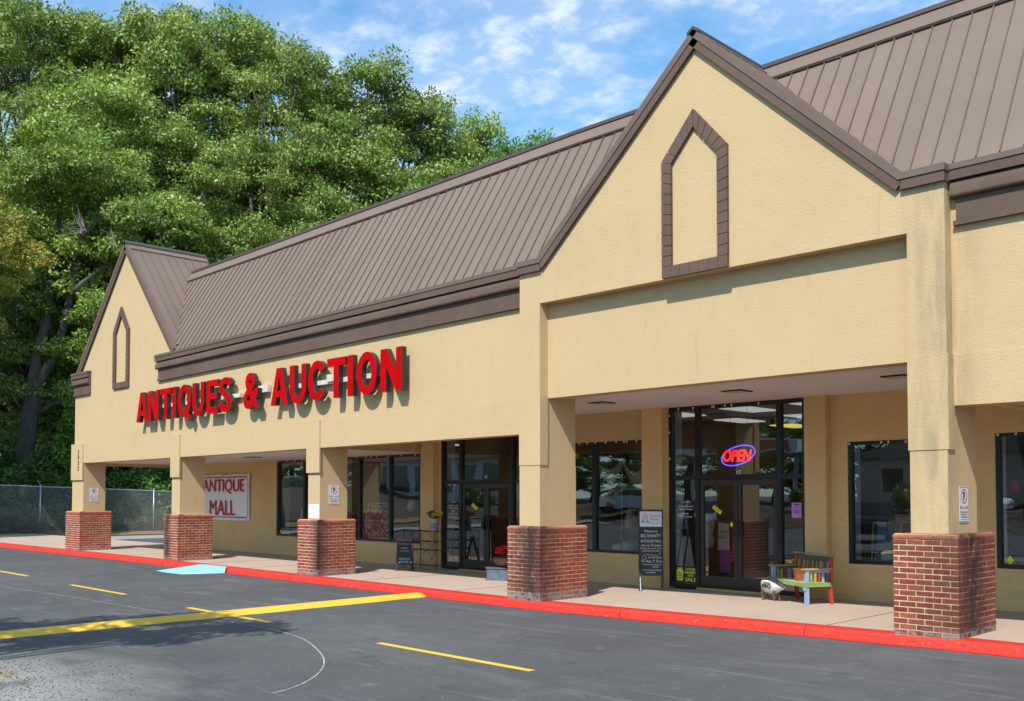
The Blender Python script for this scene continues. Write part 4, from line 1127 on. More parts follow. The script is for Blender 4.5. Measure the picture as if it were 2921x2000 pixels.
for sx, sz in ((0, 0), (1, 0), (0, 1), (1, 1)):
    cx = W_ - 0.07 if sx else 0.07; cz = H_ - 0.07 if sz else 0.07; dx = -1 if sx else 1; dz = -1 if sz else 1
    q = [(cx, cz + dz * 0.095), (cx + dx * 0.025, cz + dz * 0.095), (cx + dx * 0.095, cz + dz * 0.028), (cx + dx * 0.095, cz)]
    if dx * dz < 0: q = q[::-1]
    b.prism(F, q, 0, 0.001)
part('border', b, 'banner_red', T)
b = MB()
for k in range(3):
    b.text('ANTIQUE', (F[0] + V(W_ / 2 - 0.04 + 0.016 * k, 0, 0.80), *F[1:]), 2.58, 0.46, 0.0007 * k, 0.001 + 0.0007 * k, align='C')
    b.text('MALL', (F[0] + V(W_ / 2 - 0.08 + 0.016 * k, 0, 0.145), *F[1:]), 1.57, 0.46, 0.0007 * k, 0.001 + 0.0007 * k, align='C')
part('lettering', b, 'banner_red', T)
b = MB()
for i in range(7):
    for zz in (0.025, H_ - 0.025): b.fbox(F, 0.1 + i * 0.48, 0.125 + i * 0.48, zz - 0.012, zz + 0.012, 0, 0.003)
part('grommet', b, 'dark_frame', T, kind='stuff')

# neon OPEN sign just inside the transom
YG = YW + 0.075
T = thing('open_sign', 'lit neon sign with red OPEN letters in a blue oval over the door', 'sign', (-9.63, 15.41, 2.29), world=True)
b = MB(); c = V(-9.635, 15.42, 2.476); tl = R(14)
u2 = V(math.cos(tl), 0, math.sin(tl)); v2 = V(-math.sin(tl), 0, math.cos(tl))
b.tube([c + u2 * 0.355 * math.cos(R(a)) + v2 * 0.165 * math.sin(R(a)) for a in range(0, 361, 10)], 0.012, 6); part('oval_tube', b, 'neon_blue', T)
b = MB(); b.text('OPEN', (V(-9.945, 15.40, 2.365), V(1, 0, 0), V(0, 0, 1), V(0, -1, 0)), 0.57, 0.215, 0, 0.02, bold=0.012, shear=0.18); part('lettering', b, 'neon_red', T)
b = MB(); b.prism((c + V(0, 0.03, 0), u2, v2, V(0, -1, 0)), [(0.33 * math.cos(R(a)), 0.14 * math.sin(R(a))) for a in range(0, 360, 15)], 0, 0.015); part('backing', b, 'dark_frame', T)
b = MB(); b.tube([(-9.8, 15.43, 2.6), (-9.8, 15.43, 3.4)], 0.004, 4); b.tube([(-9.45, 15.43, 2.62), (-9.45, 15.43, 3.4)], 0.004, 4); part('hanger', b, 'dark_frame', T)

# vinyl and paper on the glass
yd = YG - 0.003
def hours(x, z, w_, label):
    b = MB(); s_ = w_ / 0.32
    def tx(t, wd, zz, hh): b.text(t, fr(x, yd, z + zz * s_), wd * s_, hh * s_, 0, 0.0008, align='C', bold=0.01)
    tx('Store Hours', 0.21, 0.245, 0.028); tx('Monday - Saturday', 0.33, 0.158, 0.032); tx('10:00am - 6:00pm', 0.31, 0.103, 0.026); tx('Sunday', 0.13, 0.02, 0.032); tx('12 noon - 6:00pm', 0.30, -0.035, 0.026)
    single('hours_lettering', b, 'decal_white', label, 'lettering')
hours(-10.745, 1.375, 0.32, 'white Store Hours lettering on the sidelight beside the OPEN sign doors')
hours(-17.33, 1.345, 0.32, 'white Store Hours lettering on the sidelight beside the flower bucket')
b = MB(); b.text('110', fr(-9.645, yd, 2.135), 0.10, 0.075, 0, 0.0008, bold=0.02); single('suite_number', b, 'decal_white', 'white suite number 110 on the transom above the doors', 'number')
b = MB(); b.text('117', fr(-16.26, yd, 2.14), 0.10, 0.075, 0, 0.0008, bold=0.02); single('suite_number', b, 'decal_white', 'small white suite number on the transom above the western doors', 'number')
def sticker(pts, label, m='sticker_yellow', ink=True):
    b = MB(); b.add([(px, yd, pz) for px, pz in pts], [tuple(range(len(pts)))])
    cx = sum(p[0] for p in pts) / 4; cz = sum(p[1] for p in pts) / 4
    if ink:
        for k in range(3):
            t = 0.25 + 0.25 * k; a = [pts[0][i] + (pts[1][i] - pts[0][i]) * t for i in (0, 1)]; c_ = [pts[3][i] + (pts[2][i] - pts[3][i]) * t for i in (0, 1)]
            p = [a[i] + (c_[i] - a[i]) * 0.15 for i in (0, 1)]; q = [a[i] + (c_[i] - a[i]) * 0.85 for i in (0, 1)]
            b.add([(p[0], yd - 0.001, p[1]), (q[0], yd - 0.001, q[1]), (q[0], yd - 0.001, q[1] + 0.006), (p[0], yd - 0.001, p[1] + 0.006)], [(0, 1, 2, 3)], 1)
    single('sticker', b, [m, 'rust'], label, 'sticker')
sticker([(-10.16, 1.520), (-10.12, 1.577), (-9.945, 1.465), (-9.985, 1.405)], 'tilted yellow sticker on the left door leaf under the OPEN sign')
sticker([(-16.71, 1.52), (-16.655, 1.583), (-16.48, 1.482), (-16.53, 1.418)], 'tilted yellow sticker on the left leaf of the western doors')
for cx, cz, r_, lb in ((-9.748, 1.228, 0.052, 'yellow diamond sticker by the lock of the doors under the OPEN sign'), (-16.31, 1.22, 0.045, 'yellow round sticker by the lock of the western doors'), (-5.03, 0.80, 0.07, 'yellow diamond sticker low on the window right of the stained column'), (-24.86, 0.73, 0.05, 'yellow diamond sticker low in the corner of the farthest window')):
    sticker([(cx - r_ * 0.8, cz), (cx, cz + r_), (cx + r_ * 0.8, cz), (cx, cz - r_)], lb, ink=False)
def flyer(x0, x1, z0, z1, label):
    T = thing('flyer', label, 'flyer', (x0, yd, z0), world=True)
    b = MB(); b.box(x0, x1, yd - 0.001, yd, z0, z1); part('sheet', b, 'paper_purple', T)
    b = MB(); w_ = x1 - x0; h_ = z1 - z0
    b.box(x0 + w_ * 0.2, x1 - w_ * 0.2, yd - 0.002, yd - 0.0012, z1 - h_ * 0.18, z1 - h_ * 0.07)
    for k, (s0, s1) in enumerate(((0.28, 0.3), (0.36, 0.36), (0.52, 0.15), (0.57, 0.2), (0.62, 0.15), (0.68, 0.3))):
        b.box(x0 + w_ * s1, x1 - w_ * s1, yd - 0.002, yd - 0.0012, z1 - h_ * (s0 + 0.03), z1 - h_ * s0)
    part('print', b, 'purple_ink', T)
flyer(-8.55, -8.365, 1.37, 1.63, 'purple paper flyer taped to the sidelight above the painted bench')
flyer(-15.13, -14.945, 1.26, 1.52, 'purple paper flyer on the sidelight beside the pier of the big gable')
# honey poster
T = thing('honey_sign', 'black and yellow LOCAL HONEY FOR SALE sign low in the sidelight', 'sign', (-10.74, 15.36, 0.1), world=True)
b = MB(); b.box(-10.985, -10.51, yd - 0.003, yd, 0.115, 0.425); part('panel', b, 'sign_black', T)
b = MB(); F = fr(-10.985, yd - 0.0032, 0.115)
for t, zz, wd, hh, cx in (('LOCAL', 0.236, 0.22, 0.044, 0.345), ('HONEY', 0.170, 0.265, 0.05, 0.345), ('-FOR-', 0.116, 0.16, 0.040, 0.345), ('SALE', 0.03, 0.25, 0.070, 0.345)):
    b.text(t, (F[0] + V(cx, 0, zz), *F[1:]), wd, hh, 0, 0.0012, align='C', bold=0.03)
plate(b, (F[0] + V(0.03, 0, 0.03), *F[1:]), 0.145, 0.22, 0.03, 0, 0.0012); plate(b, (F[0] + V(0.045, 0, 0.256), *F[1:]), 0.115, 0.022, 0.008, 0, 0.0012)
part('lettering', b, 'honey_yellow', T)
b = MB()
for t, zz, wd in (('HOW', 0.165, 0.08), ('SWEET', 0.12, 0.115), ('IT IS', 0.075, 0.08)): b.text(t, (F[0] + V(0.1025, -0.0013, zz), *F[1:]), wd, 0.03, 0, 0.001, align='C', bold=0.02)
part('jar_print', b, 'sign_black', T)

# little string-light bulbs along the frames
def lights(pts, label):
    T = thing('string_lights', label, 'string lights', (pts[0][0], YW, pts[0][1]), world=True, group='strings of small lights along the frames')
    me = MB().ball((0, 0, 0), 0.021, n=4).mesh('bulb', 'bulb')
    b = MB(); b.tube([(p[0], YW + 0.012, p[1] + 0.01) for p in pts], 0.004, 4); part('cord', b, 'dark_frame', T)
    for p in pts: inst('bulb', me, T, (p[0], YW + 0.002, p[1]), sc=(1, 0.8, 1.1))
zA = wz(-24, 2.80) - 0.028; zB = wz(-20, 2.80) - 0.028
lights([(-24.92, zA), (-24.45, zA + .01), (-24.0, zA), (-23.64, zA + .01), (-23.5, zA)], 'string of small cream bulbs along the head of the farthest window')
lights([(-21.08, zB), (-20.66, zB + .01), (-20.45, zB), (-20.2, zB + .012), (-19.74, zB), (-19.2, zB + .01), (-18.66, zB)], 'string of small cream bulbs along the head of the window with the white ironwork')
lights([(-13.33, 2.82), (-13.12, 2.82), (-12.9, 2.825), (-12.63, 2.82), (-12.36, 2.823), (-12.16, 2.82), (-12.09, 2.824), (-11.85, 2.82)], 'string of small cream bulbs above the window with the draped cloth')
lights([(-11.06, 2.45), (-11.06, 2.95), (-11.06, 3.27), (-10.85, 3.385), (-10.52, 3.388), (-10.1, 3.385), (-10.06, 3.385), (-9.83, 3.387), (-9.69, 3.384), (-9.14, 3.385)], 'string of small cream bulbs around the top of the OPEN sign entrance')
lights([(-7.46, 2.60), (-6.92, 2.605), (-6.80, 2.61), (-6.52, 2.605)], 'string of small cream bulbs along the head of the window behind the stained column')
lights([(-5.15, 2.65), (-4.90, 2.655), (-4.4, 2.655)], 'string of small cream bulbs along the head of the window at the right edge')
lights([(-17.2, 2.0), (-17.38, 2.0)], 'pair of small bulbs at the transom beside the flower bucket')

# ------------------------------------------------------------------ props on the walk
wk = lambda x: wz(x, 0.0) + 0.001
# tall chalkboard
T = thing('chalkboard_sign', 'tall black A-frame chalkboard with white bread sign header beside the entrance', 'chalkboard', (-10.95, 14.56, wk(-11)), R(38))
tilt = R(9); bu = V(1, 0, 0); bv = V(0, math.sin(tilt), math.cos(tilt)); bn = V(0, -math.cos(tilt), math.sin(tilt))
F = (V(-0.215, 0, 0), bu, bv, bn)
b = MB(); b.fbox(F, 0, 0.43, 0.28, 1.50, -0.02, 0); part('board', b, 'chalkboard', T)
b = MB(); b.fbox(F, -0.012, 0.02, 0.0, 1.51, -0.024, 0.004); b.fbox(F, 0.41, 0.442, 0.0, 1.51, -0.024, 0.004); b.fbox(F, 0.021, 0.409, 1.48, 1.51, -0.024, 0.004); part('frame', b, 'sign_black', T)
F3 = (V(-0.215, 0.25, 0), bu, V(0, -math.sin(tilt) * 0.2, 1), V(0, -1, 0))
for a in (-0.012, 0.41): 
    b = MB(); b.tube([V(-0.215 + a + 0.016, 0.5, 0.0), V(-0.215 + a + 0.016, 0.25, 1.46)], 0.014, 5); part('leg', b, 'sign_black', T)
b = MB(); b.tube([(-0.19, -0.03, 0.005), (-0.2, 0.05, 0.27)], 0.009, 5); part('leg', b, 'galvanised', T, 'grey metal foot')
F = (F[0] + bn * 0.001, bu, bv, bn)
b = MB(); plate(b, (F[0] + bu * 0.014 + bv * 1.185, bu, bv, bn), 0.402, 0.285, 0.012, 0.004, 0.01); hd = part('header', b, 'paper_white', T)
Fh = (F[0] + bu * 0.014 + bv * 1.185 + bn * 0.0102, bu, bv, bn)
def TX(F, t, x, z, w_, h_, m, P, **k):
    b = MB(); b.text(t, (F[0] + F[1] * x + F[2] * z, *F[1:]), w_, h_, 0, 0.001, align='C', **k); return part('lettering', b, m, P)
TX(Fh, 'Sunbeam', 0.285, 0.185, 0.20, 0.042, 'print_blue', T, shear=0.2, bold=0.01); TX(Fh, 'Bread', 0.275, 0.12, 0.155, 0.045, 'print_blue', T, shear=0.2, bold=0.01); TX(Fh, 'SOLD HERE', 0.28, 0.055, 0.20, 0.034, 'paper_grey', T)
b = MB(); b.prism(Fh, [(0.045, 0.10), (0.075, 0.10), (0.075, 0.16), (0.10, 0.22), (0.125, 0.16), (0.125, 0.10), (0.155, 0.10), (0.15, 0.19), (0.10, 0.262), (0.05, 0.19)], 0, 0.001); part('arch_print', b, 'print_pink', T)
b = MB(); b.prism(Fh, [(0.1 + 0.048 * math.cos(R(a)), 0.125 + 0.075 * math.sin(R(a))) for a in range(0, 360, 20)], 0.0, 0.0008); part('blob_print', b, 'print_pale', T)
b = MB()
for cx in (0.055, 0.15): b.prism(Fh, [(cx + 0.02 * math.cos(R(a)), 0.09 + 0.022 * math.sin(R(a))) for a in range(0, 360, 30)], 0.0, 0.0014)
part('dot_print', b, 'print_blue', T)
for t, z, wd, h in (('Welcome to', 1.08, 0.25, 0.05), ('BIG SHANTY', 0.985, 0.36, 0.065), ('ANTIQUES MALL', 0.885, 0.38, 0.062), ('with over 40 dealers', 0.82, 0.37, 0.042), ('Antiques, Furniture, Coins', 0.765, 0.385, 0.034), ('Collectibles & more', 0.725, 0.33, 0.03)):
    TX(F, t, 0.215, z, wd, h, 'chalk', T)
b = MB(); sp = [(0.10 + 0.05 * math.cos(R(a)) * (1 - a / 900), 0.615 + 0.05 * math.sin(R(a)) * (1 - a / 900)) for a in range(450, 60, -24)] + [(0.16, 0.675), (0.25, 0.655), (0.34, 0.655), (0.39, 0.69), (0.38, 0.715)]
b.tube([F[0] + bu * p[0] + bv * p[1] + bn * 0.002 for p in sp], 0.003, 4); part('chalk_swirl', b, 'chalk', T)
for t, x, z, wd, h in (('Our next Auction', 0.285, 0.60, 0.24, 0.04), ('Fri Aug 17 7pm', 0.225, 0.515, 0.36, 0.055), ('Preview the night of', 0.23, 0.465, 0.32, 0.034), ('auction', 0.30, 0.43, 0.12, 0.028), ('In our Auction House', 0.235, 0.37, 0.33, 0.034), ('next door', 0.21, 0.325, 0.19, 0.032)):
    TX(F, t, x, z, wd, h, 'chalk', T)
# small chalkboard
T = thing('chalkboard_sign', 'short wooden A-frame chalkboard with blue chalk writing beside the wire rack', 'chalkboard', (-17.72, 14.2, wk(-17.7)), R(50))
tilt = R(14); bv = V(0, math.sin(tilt), math.cos(tilt)); bn = V(0, -math.cos(tilt), math.sin(tilt)); F = (V(-0.2, -0.06, 0), bu, bv, bn)
b = MB(); b.prism(F, [(0.02, 0.0), (0.05, 0), (0.07, 0.14), (0.36, 0.14), (0.40, 0.0), (0.43, 0.0), (0.37, 0.72), (0.05, 0.72)], -0.018, 0); part('board', b, 'chalkboard', T)
b = MB(); b.prism(F, [(0.03, 0.70), (0.39, 0.70), (0.385, 0.745), (0.035, 0.745)], -0.022, 0.006); part('frame', b, 'wood', T)
b = MB(); b.prism((V(-0.2, 0.33, 0), bu, V(0, -math.sin(tilt) * 1.0, math.cos(tilt)), V(0, -math.cos(tilt), -math.sin(tilt))), [(0.0, 0.0), (0.05, 0), (0.10, 0.12), (0.34, 0.12), (0.39, 0.0), (0.44, 0.0), (0.37, 0.71), (0.05, 0.71)], 0.0, 0.018); part('rear_board', b, 'wood', T)
F = (F[0] + bn * 0.001, bu, bv, bn)
for t, z, wd, h, m in (('The Shanty', 0.60, 0.28, 0.055, 'chalk_pink'), ('Antiques', 0.51, 0.15, 0.045, 'chalk'), ('Collectibles', 0.455, 0.20, 0.035, 'paper_grey'), ('SPRINGTIME', 0.255, 0.26, 0.05, 'chalk_blue'), ('DECOR', 0.19, 0.20, 0.048, 'chalk_blue')):
    TX(F, t, 0.215, z, wd, h, m, T)
b = MB()
for x in (0.09, 0.35): b.fbox(F, x, x + 0.03, 0.19, 0.22, 0, 0.001)
part('chalk_flower', b, 'chalk', T, kind='stuff')
# wire rack
T = thing('wire_rack', 'black wrought iron wire plant rack against the wall by the western doors', 'rack', (-17.75, 14.72, wk(-17.7)))
b = MB(); wd = 0.60; xs_ = (-wd, -0.12, wd * 0.15, wd)
for x in (-wd, -wd * 0.55, wd): 
    for y in (0.0, 0.28): b.tube([(x, y, 0), (x, y, 0.93)], 0.008, 5)
part('leg', b, 'black_iron', T)
for z in (0.10, 0.46, 0.66, 0.90):
    b = MB()
    for y in (0.0, 0.28): b.tube([(-wd, y, z), (wd, y, z)], 0.008, 5)
    for k in range(6): b.tube([(-wd + k * wd * 0.4, 0, z), (-wd + k * wd * 0.4, 0.28, z)], 0.004, 4)
    part('shelf', b, 'black_iron', T)
b = MB()
for z0, z1 in ((0.12, 0.45), (0.47, 0.65), (0.67, 0.89)):
    for k in range(3):
        x0 = -wd + 0.03 + k * wd * 0.66; x1 = x0 + wd * 0.6; xm = (x0 + x1) / 2
        b.tube([(x0, 0, z0), (x1, 0, z1)], 0.0045, 4); b.tube([(x0, 0, z1), (x1, 0, z0)], 0.0045, 4); b.tube([(xm, 0, z0), (xm, 0, z1)], 0.003, 4)
        b.tube([(x0, 0, z1), (x0 + 0.1, 0, z1 - 0.06), (xm, 0, z1 - 0.02), (x1 - 0.1, 0, z1 - 0.06), (x1, 0, z1)], 0.003, 4)
part('scrollwork', b, 'black_iron', T)
# bucket with flowers on the rack
T = thing('flower_bucket', 'grey metal bucket of red and yellow flowers on top of the wire rack', 'bucket', (-17.42, 14.86, wk(-17.4) + 0.912))
b = MB(); b.lathe([(0.085, 0), (0.088, 0.01), (0.125, 0.27), (0.132, 0.275), (0.132, 0.285), (0.122, 0.285), (0.10, 0.05)], (0, 0, 0), 20); part('pail', b, 'bucket', T, smooth=True)
def blooms(T, n, spread, zc, mats_, sz=0.045, seed=1):
    rg = random.Random(seed)
    for m in mats_:
        b = MB()
        for i in range(n):
            a = rg.uniform(0, 6.28); r_ = rg.uniform(0, spread); cx, cy = r_ * math.cos(a) + m[1], r_ * math.sin(a); cz = zc + rg.uniform(-0.04, 0.05) + (spread - r_) * 0.35
            for k in range(9):
                q = k * 0.7; e = rg.uniform(-0.3, 0.9); d = V(math.cos(q) * math.cos(e), math.sin(q) * math.cos(e), math.sin(e)); s_ = d.orthogonal().normalized() * sz * 0.3
                p = V(cx, cy, cz); b.add([p, p + d * sz * 0.6 + s_, p + d * sz, p + d * sz * 0.6 - s_], [(0, 1, 2, 3)])
        part('blossom', b, m[0], T)
    b = MB()
    for i in range(24):
        a = rg.uniform(0, 6.28); r_ = rg.uniform(0.03, spread); b.tube([(0, 0, zc - 0.2), (r_ * 0.5 * math.cos(a), r_ * 0.5 * math.sin(a), zc - 0.06), (r_ * math.cos(a), r_ * math.sin(a), zc)], 0.003, 3)
        p = V(r_ * math.cos(a), r_ * math.sin(a), zc - 0.05); b.add([p, p + V(0.03, 0.0, 0.03), p + V(0.04, 0.03, 0), p + V(0.0, 0.03, -0.02)], [(0, 1, 2, 3)])
    part('stems', b, 'stem_green', T, kind='stuff')
blooms(T, 15, 0.12, 0.36, (('petal_red', -0.08), ('petal_yellow', 0.10), ('petal_mauve', 0.0)), 0.055, 3)
# planter behind the pier
T = thing('planter', 'round brown planter of red flowers on an old grey blue box beside the brick pier', 'planter', (-14.42, 14.25, wk(-14.4)), R(20))
b = MB(); b.box(-0.34, 0.34, -0.22, 0.22, 0.03, 0.24); b.box(-0.36, 0.36, -0.24, 0.24, 0.24, 0.27); b.box(-0.36, 0.36, -0.24, 0.24, 0.0, 0.03); part('box', b, 'old_blue', T)
b = MB(); b.lathe([(0.10, 0.27), (0.2, 0.31), (0.27, 0.40), (0.28, 0.46), (0.26, 0.47), (0.2, 0.44)], (0, 0, 0), 22); part('bowl', b, 'terracotta', T, smooth=True)
blooms(T, 30, 0.2, 0.58, (('petal_bright_red', -0.03),), 0.07, 5)

# painted bench
T = thing('bench', 'small wooden bench with every slat painted a different colour', 'bench', (-7.93, 14.52, wk(-7.9)), R(-28))
w2 = 0.50; dp = 0.46
pc = ['paint_green', 'paint_red', 'paint_slate', 'paint_yellow', 'paint_brown', 'paint_green', 'paint_red', 'paint_slate', 'paint_yellow', 'paint_brown', 'paint_green', 'paint_red', 'paint_blue', 'paint_yellow', 'paint_slate', 'paint_brown', 'paint_blue', 'paint_slate']
def BX(nm, m, *a, P=T, lab=None):
    b = MB(); b.box(*a); return part(nm, b, m, P, lab)
BX('leg', 'paint_blue', -w2, -w2 + 0.055, -0.23, -0.175, 0, 0.55); BX('leg', 'paint_blue', w2 - 0.055, w2, -0.23, -0.175, 0, 0.55)
for sx in (-1, 1):
    x0 = w2 - 0.055 if sx > 0 else -w2
    b = MB(); y = 0.20
    b.prism((V(x0, 0, 0), V(0, 1, 0), V(0, 0, 1), V(1, 0, 0)), [(y + 0.03, 0), (y + 0.075, 0), (y + 0.045, 0.30), (y + 0.075, 0.76), (y + 0.03, 0.76), (y - 0.005, 0.30)], 0, 0.055); part('leg', b, 'paint_red', T)
for k in range(5): BX('seat_slat', 'paint_brown' if k > 3 else 'paint_pale', -w2 + 0.0, w2, -0.235 + k * 0.09, -0.235 + k * 0.09 + 0.082, 0.335, 0.355)
BX('front_apron', 'paint_green', -w2 + 0.001, w2 + 0.008, -0.245, -0.232, 0.285, 0.352); BX('side_apron', 'paint_green', w2 + 0.001, w2 + 0.013, -0.23, 0.22, 0.285, 0.352); BX('side_apron', 'paint_green', -w2 - 0.013, -w2 - 0.001, -0.23, 0.22, 0.285, 0.352)
for sx in (-1, 1):
    b = MB(); x = sx * (w2 - 0.0275); b.prism((V(x - 0.05, 0, 0), V(1, 0, 0), V(0, 0, 1), V(0, 1, 0)), [(0, 0.28), (0.0, 0.245), (0.022, 0.22), (0.078, 0.22), (0.1, 0.245), (0.1, 0.28)], -0.24, -0.232); part('bracket', b, 'paint_blue', T)
    xa = sx * (w2 - 0.03)
    BX('armrest', 'paint_yellow', xa - 0.045, xa + 0.045, -0.27, 0.25, 0.551, 0.571)
    BX('arm_rail', 'paint_blue' if sx > 0 else 'paint_slate', xa - 0.012, xa + 0.012, -0.174, 0.22, 0.50, 0.55)
    for k, m in enumerate(('paint_green', 'paint_yellow', 'paint_red', 'paint_blue', 'paint_slate')):
        BX('arm_slat', m, xa - 0.008, xa + 0.008, -0.14 + k * 0.072, -0.14 + k * 0.072 + 0.042, 0.356, 0.50)
for k in range(18):
    x = -w2 + 0.07 + k * 0.0495; y = 0.235
    b = MB(); b.prism((V(x, 0, 0), V(0, 1, 0), V(0, 0, 1), V(1, 0, 0)), [(y - 0.02, 0.40), (y - 0.004, 0.40), (y + 0.03, 0.68), (y + 0.014, 0.68)], 0, 0.03); part('back_slat', b, pc[k], T)
BX('back_rail', 'paint_slate', -w2 + 0.056, w2 - 0.056, 0.205, 0.228, 0.36, 0.40); BX('top_rail', 'paint_brown', -w2 + 0.056, w2 - 0.056, 0.245, 0.27, 0.665, 0.745); BX('top_rail', 'paint_green', -w2 - 0.03, w2 + 0.03, 0.215, 0.30, 0.762, 0.78)
# basket on the bench
c_, s_ = math.cos(R(-28)), math.sin(R(-28)); lx, ly = 0.14, -0.06
T = thing('basket', 'round brown woven basket sitting on the painted bench', 'basket', (-7.93 + lx * c_ - ly * s_, 14.52 + lx * s_ + ly * c_, wk(-7.9) + 0.356), 0)
b = MB(); b.lathe([(0.110, 0), (0.120, 0.01), (0.145, 0.18), (0.15, 0.19), (0.14, 0.19), (0.105, 0.03)], (0, 0, 0), 22)
part('weave', b, 'basket_weave', T)
b = MB()
for k in range(8): b.lathe([(0.112 + 0.034 * k / 8 + 0.004, 0.012 + k * 0.021), (0.117 + 0.034 * k / 8 + 0.004, 0.018 + k * 0.021)], (0, 0, 0), 22)
b.tube([(0.148 * math.cos(R(a)), 0.148 * math.sin(R(a)), 0.19) for a in range(0, 361, 20)], 0.009, 6); part('rim', b, 'basket_weave', T)

# metal pig
T = thing('pig_figure', 'black and white metal pig figure lettered BBQ standing beside the bench', 'figure', (-8.36, 14.40, wk(-8.4)), R(-16))
def loft(b, rings, n=12, mi=0):
    vs = []
    for x, y, z, ry, rz_ in rings:
        for j in range(n):
            t = 2 * math.pi * j / n; vs.append((x, y + ry * math.cos(t), z + rz_ * math.sin(t)))
    k = len(rings); b.add(vs, [(i * n + j, i * n + (j + 1) % n, (i + 1) * n + (j + 1) % n, (i + 1) * n + j) for i in range(k - 1) for j in range(n)] + [tuple(range(n - 1, -1, -1)), tuple(range((k - 1) * n, k * n))], mi)
b = MB(); loft(b, [(-0.255, 0, 0.25, 0.01, 0.02), (-0.24, 0, 0.248, 0.04, 0.085), (-0.19, 0, 0.248, 0.065, 0.125), (-0.08, 0, 0.245, 0.075, 0.132), (0.04, 0, 0.235, 0.07, 0.118), (0.12, 0, 0.24, 0.06, 0.095), (0.18, 0, 0.245, 0.045, 0.068), (0.23, 0, 0.235, 0.03, 0.04), (0.265, 0, 0.225, 0.022, 0.028)])
body = part('body', b, 'pig_white', T, smooth=True)
b = MB(); loft(b, [(-0.235, 0, 0.31, 0.03, 0.03), (-0.15, 0, 0.348, 0.060, 0.036), (-0.05, 0, 0.352, 0.062, 0.036), (0.05, 0, 0.330, 0.060, 0.036), (0.12, 0, 0.30, 0.058, 0.036), (0.18, 0, 0.275, 0.048, 0.042), (0.232, 0, 0.248, 0.034, 0.034), (0.262, 0, 0.232, 0.025, 0.028)]); part('black_back', b, 'pig_black', T, smooth=True)
for y in (-0.05, 0.05):
    b = MB(); b.add([(0.12, y, 0.315), (0.17, y * 1.1, 0.32), (0.165, y * 1.5, 0.37), (0.15, y * 1.2, 0.36)], [(0, 1, 2, 3)]); part('ear', b, 'pig_black', T)
b = MB(); b.lathe([(0.02, 0), (0.026, 0.004), (0.026, 0.018)], (0, 0, 0), 10); b.v = [(0.262 + z, y, 0.225 + x) for x, y, z in b.v]; part('snout', b, 'rust', T)
for x, y in ((-0.19, -0.045), (-0.17, 0.05), (0.07, -0.045), (0.09, 0.05)):
    b = MB(); b.tube([(x, y, 0.17), (x - 0.012, y, 0.09), (x + 0.006, y, 0.05), (x, y, 0.0)], [0.028, 0.014, 0.010, 0.014], 7); part('leg', b, 'rust', T)
b = MB(); b.tube([(-0.25, 0, 0.28), (-0.275, 0.01, 0.30), (-0.285, -0.01, 0.285), (-0.27, 0, 0.27)], 0.004, 5); part('tail', b, 'rust', T)
b = MB(); b.text('BBQ', (V(-0.07, -0.0795, 0.20), V(1, 0, 0), V(0, 0, 1), V(0, -1, 0)), 0.20, 0.075, 0, 0.006, bold=0.02, align='C'); b.text('Southern', (V(-0.06, -0.0775, 0.287), V(1, 0, 0), V(0, 0.2, 0.98), V(0, -1, 0)), 0.15, 0.022, 0, 0.006, bold=0.0, align='C'); part('lettering', b, 'pig_black', T)

# ------------------------------------------------------------------ things in the windows
def sp(cx, cz, r0, turns, a0, sgn=1, n=22): return [(cx + r0 * (1 - i / n * 0.85) * math.cos(a0 + sgn * turns * 6.283 * i / n), cz + r0 * (1 - i / n * 0.85) * math.sin(a0 + sgn * turns * 6.283 * i / n)) for i in range(n + 1)]
T = thing('ironwork_panel', 'white scrolled ironwork panel standing in the window', 'ironwork', (-20.36, 15.62, 0.6), world=True)
y = 15.47; X0, Z0 = -20.94, 0.63
def tb(b, pts, r_): b.tube([(X0 + p[0], y, Z0 + p[1]) for p in pts], r_, 5)
b = MB(); tb(b, [(0.22, 0.02), (0.22, 0.10), (0.08, 0.22), (0.03, 0.45), (0.08, 0.66), (0.16, 0.74), (0.16, 0.92), (1.02, 0.92), (1.02, 0.76), (1.10, 0.66), (1.16, 0.45), (1.12, 0.24), (1.0, 0.12), (1.0, 0.02), (0.22, 0.02)], 0.016); tb(b, [(0.16, 0.855), (1.02, 0.855)], 0.010); part('frame', b, 'white_iron', T)
b = MB()
for cx, cz, r_, t_, a0, sg in ((0.20, 0.57, 0.11, 1.4, 3.0, 1), (0.20, 0.32, 0.11, 1.4, 3.2, -1), (0.42, 0.70, 0.13, 1.5, 0.3, 1), (0.66, 0.72, 0.12, 1.4, 2.8, -1), (0.90, 0.62, 0.12, 1.4, 0.2, 1), (0.92, 0.34, 0.12, 1.4, 0.1, -1), (0.64, 0.22, 0.14, 1.4, 3.3, 1), (0.40, 0.18, 0.10, 1.4, 0.2, -1), (0.78, 0.47, 0.07, 1.3, 1.5, 1), (0.98, 0.48, 0.06, 1.3, 1.5, -1)): tb(b, sp(cx, cz, r_, t_, a0, sg), 0.012)
tb(b, [(0.05, 0.45), (0.5, 0.47), (1.12, 0.44)], 0.008); tb(b, [(0.25, 0.46), (0.6, 0.56), (0.78, 0.80)], 0.008); tb(b, [(0.25, 0.44), (0.6, 0.36), (0.98, 0.08)], 0.008)
part('scrollwork', b, 'white_iron', T)
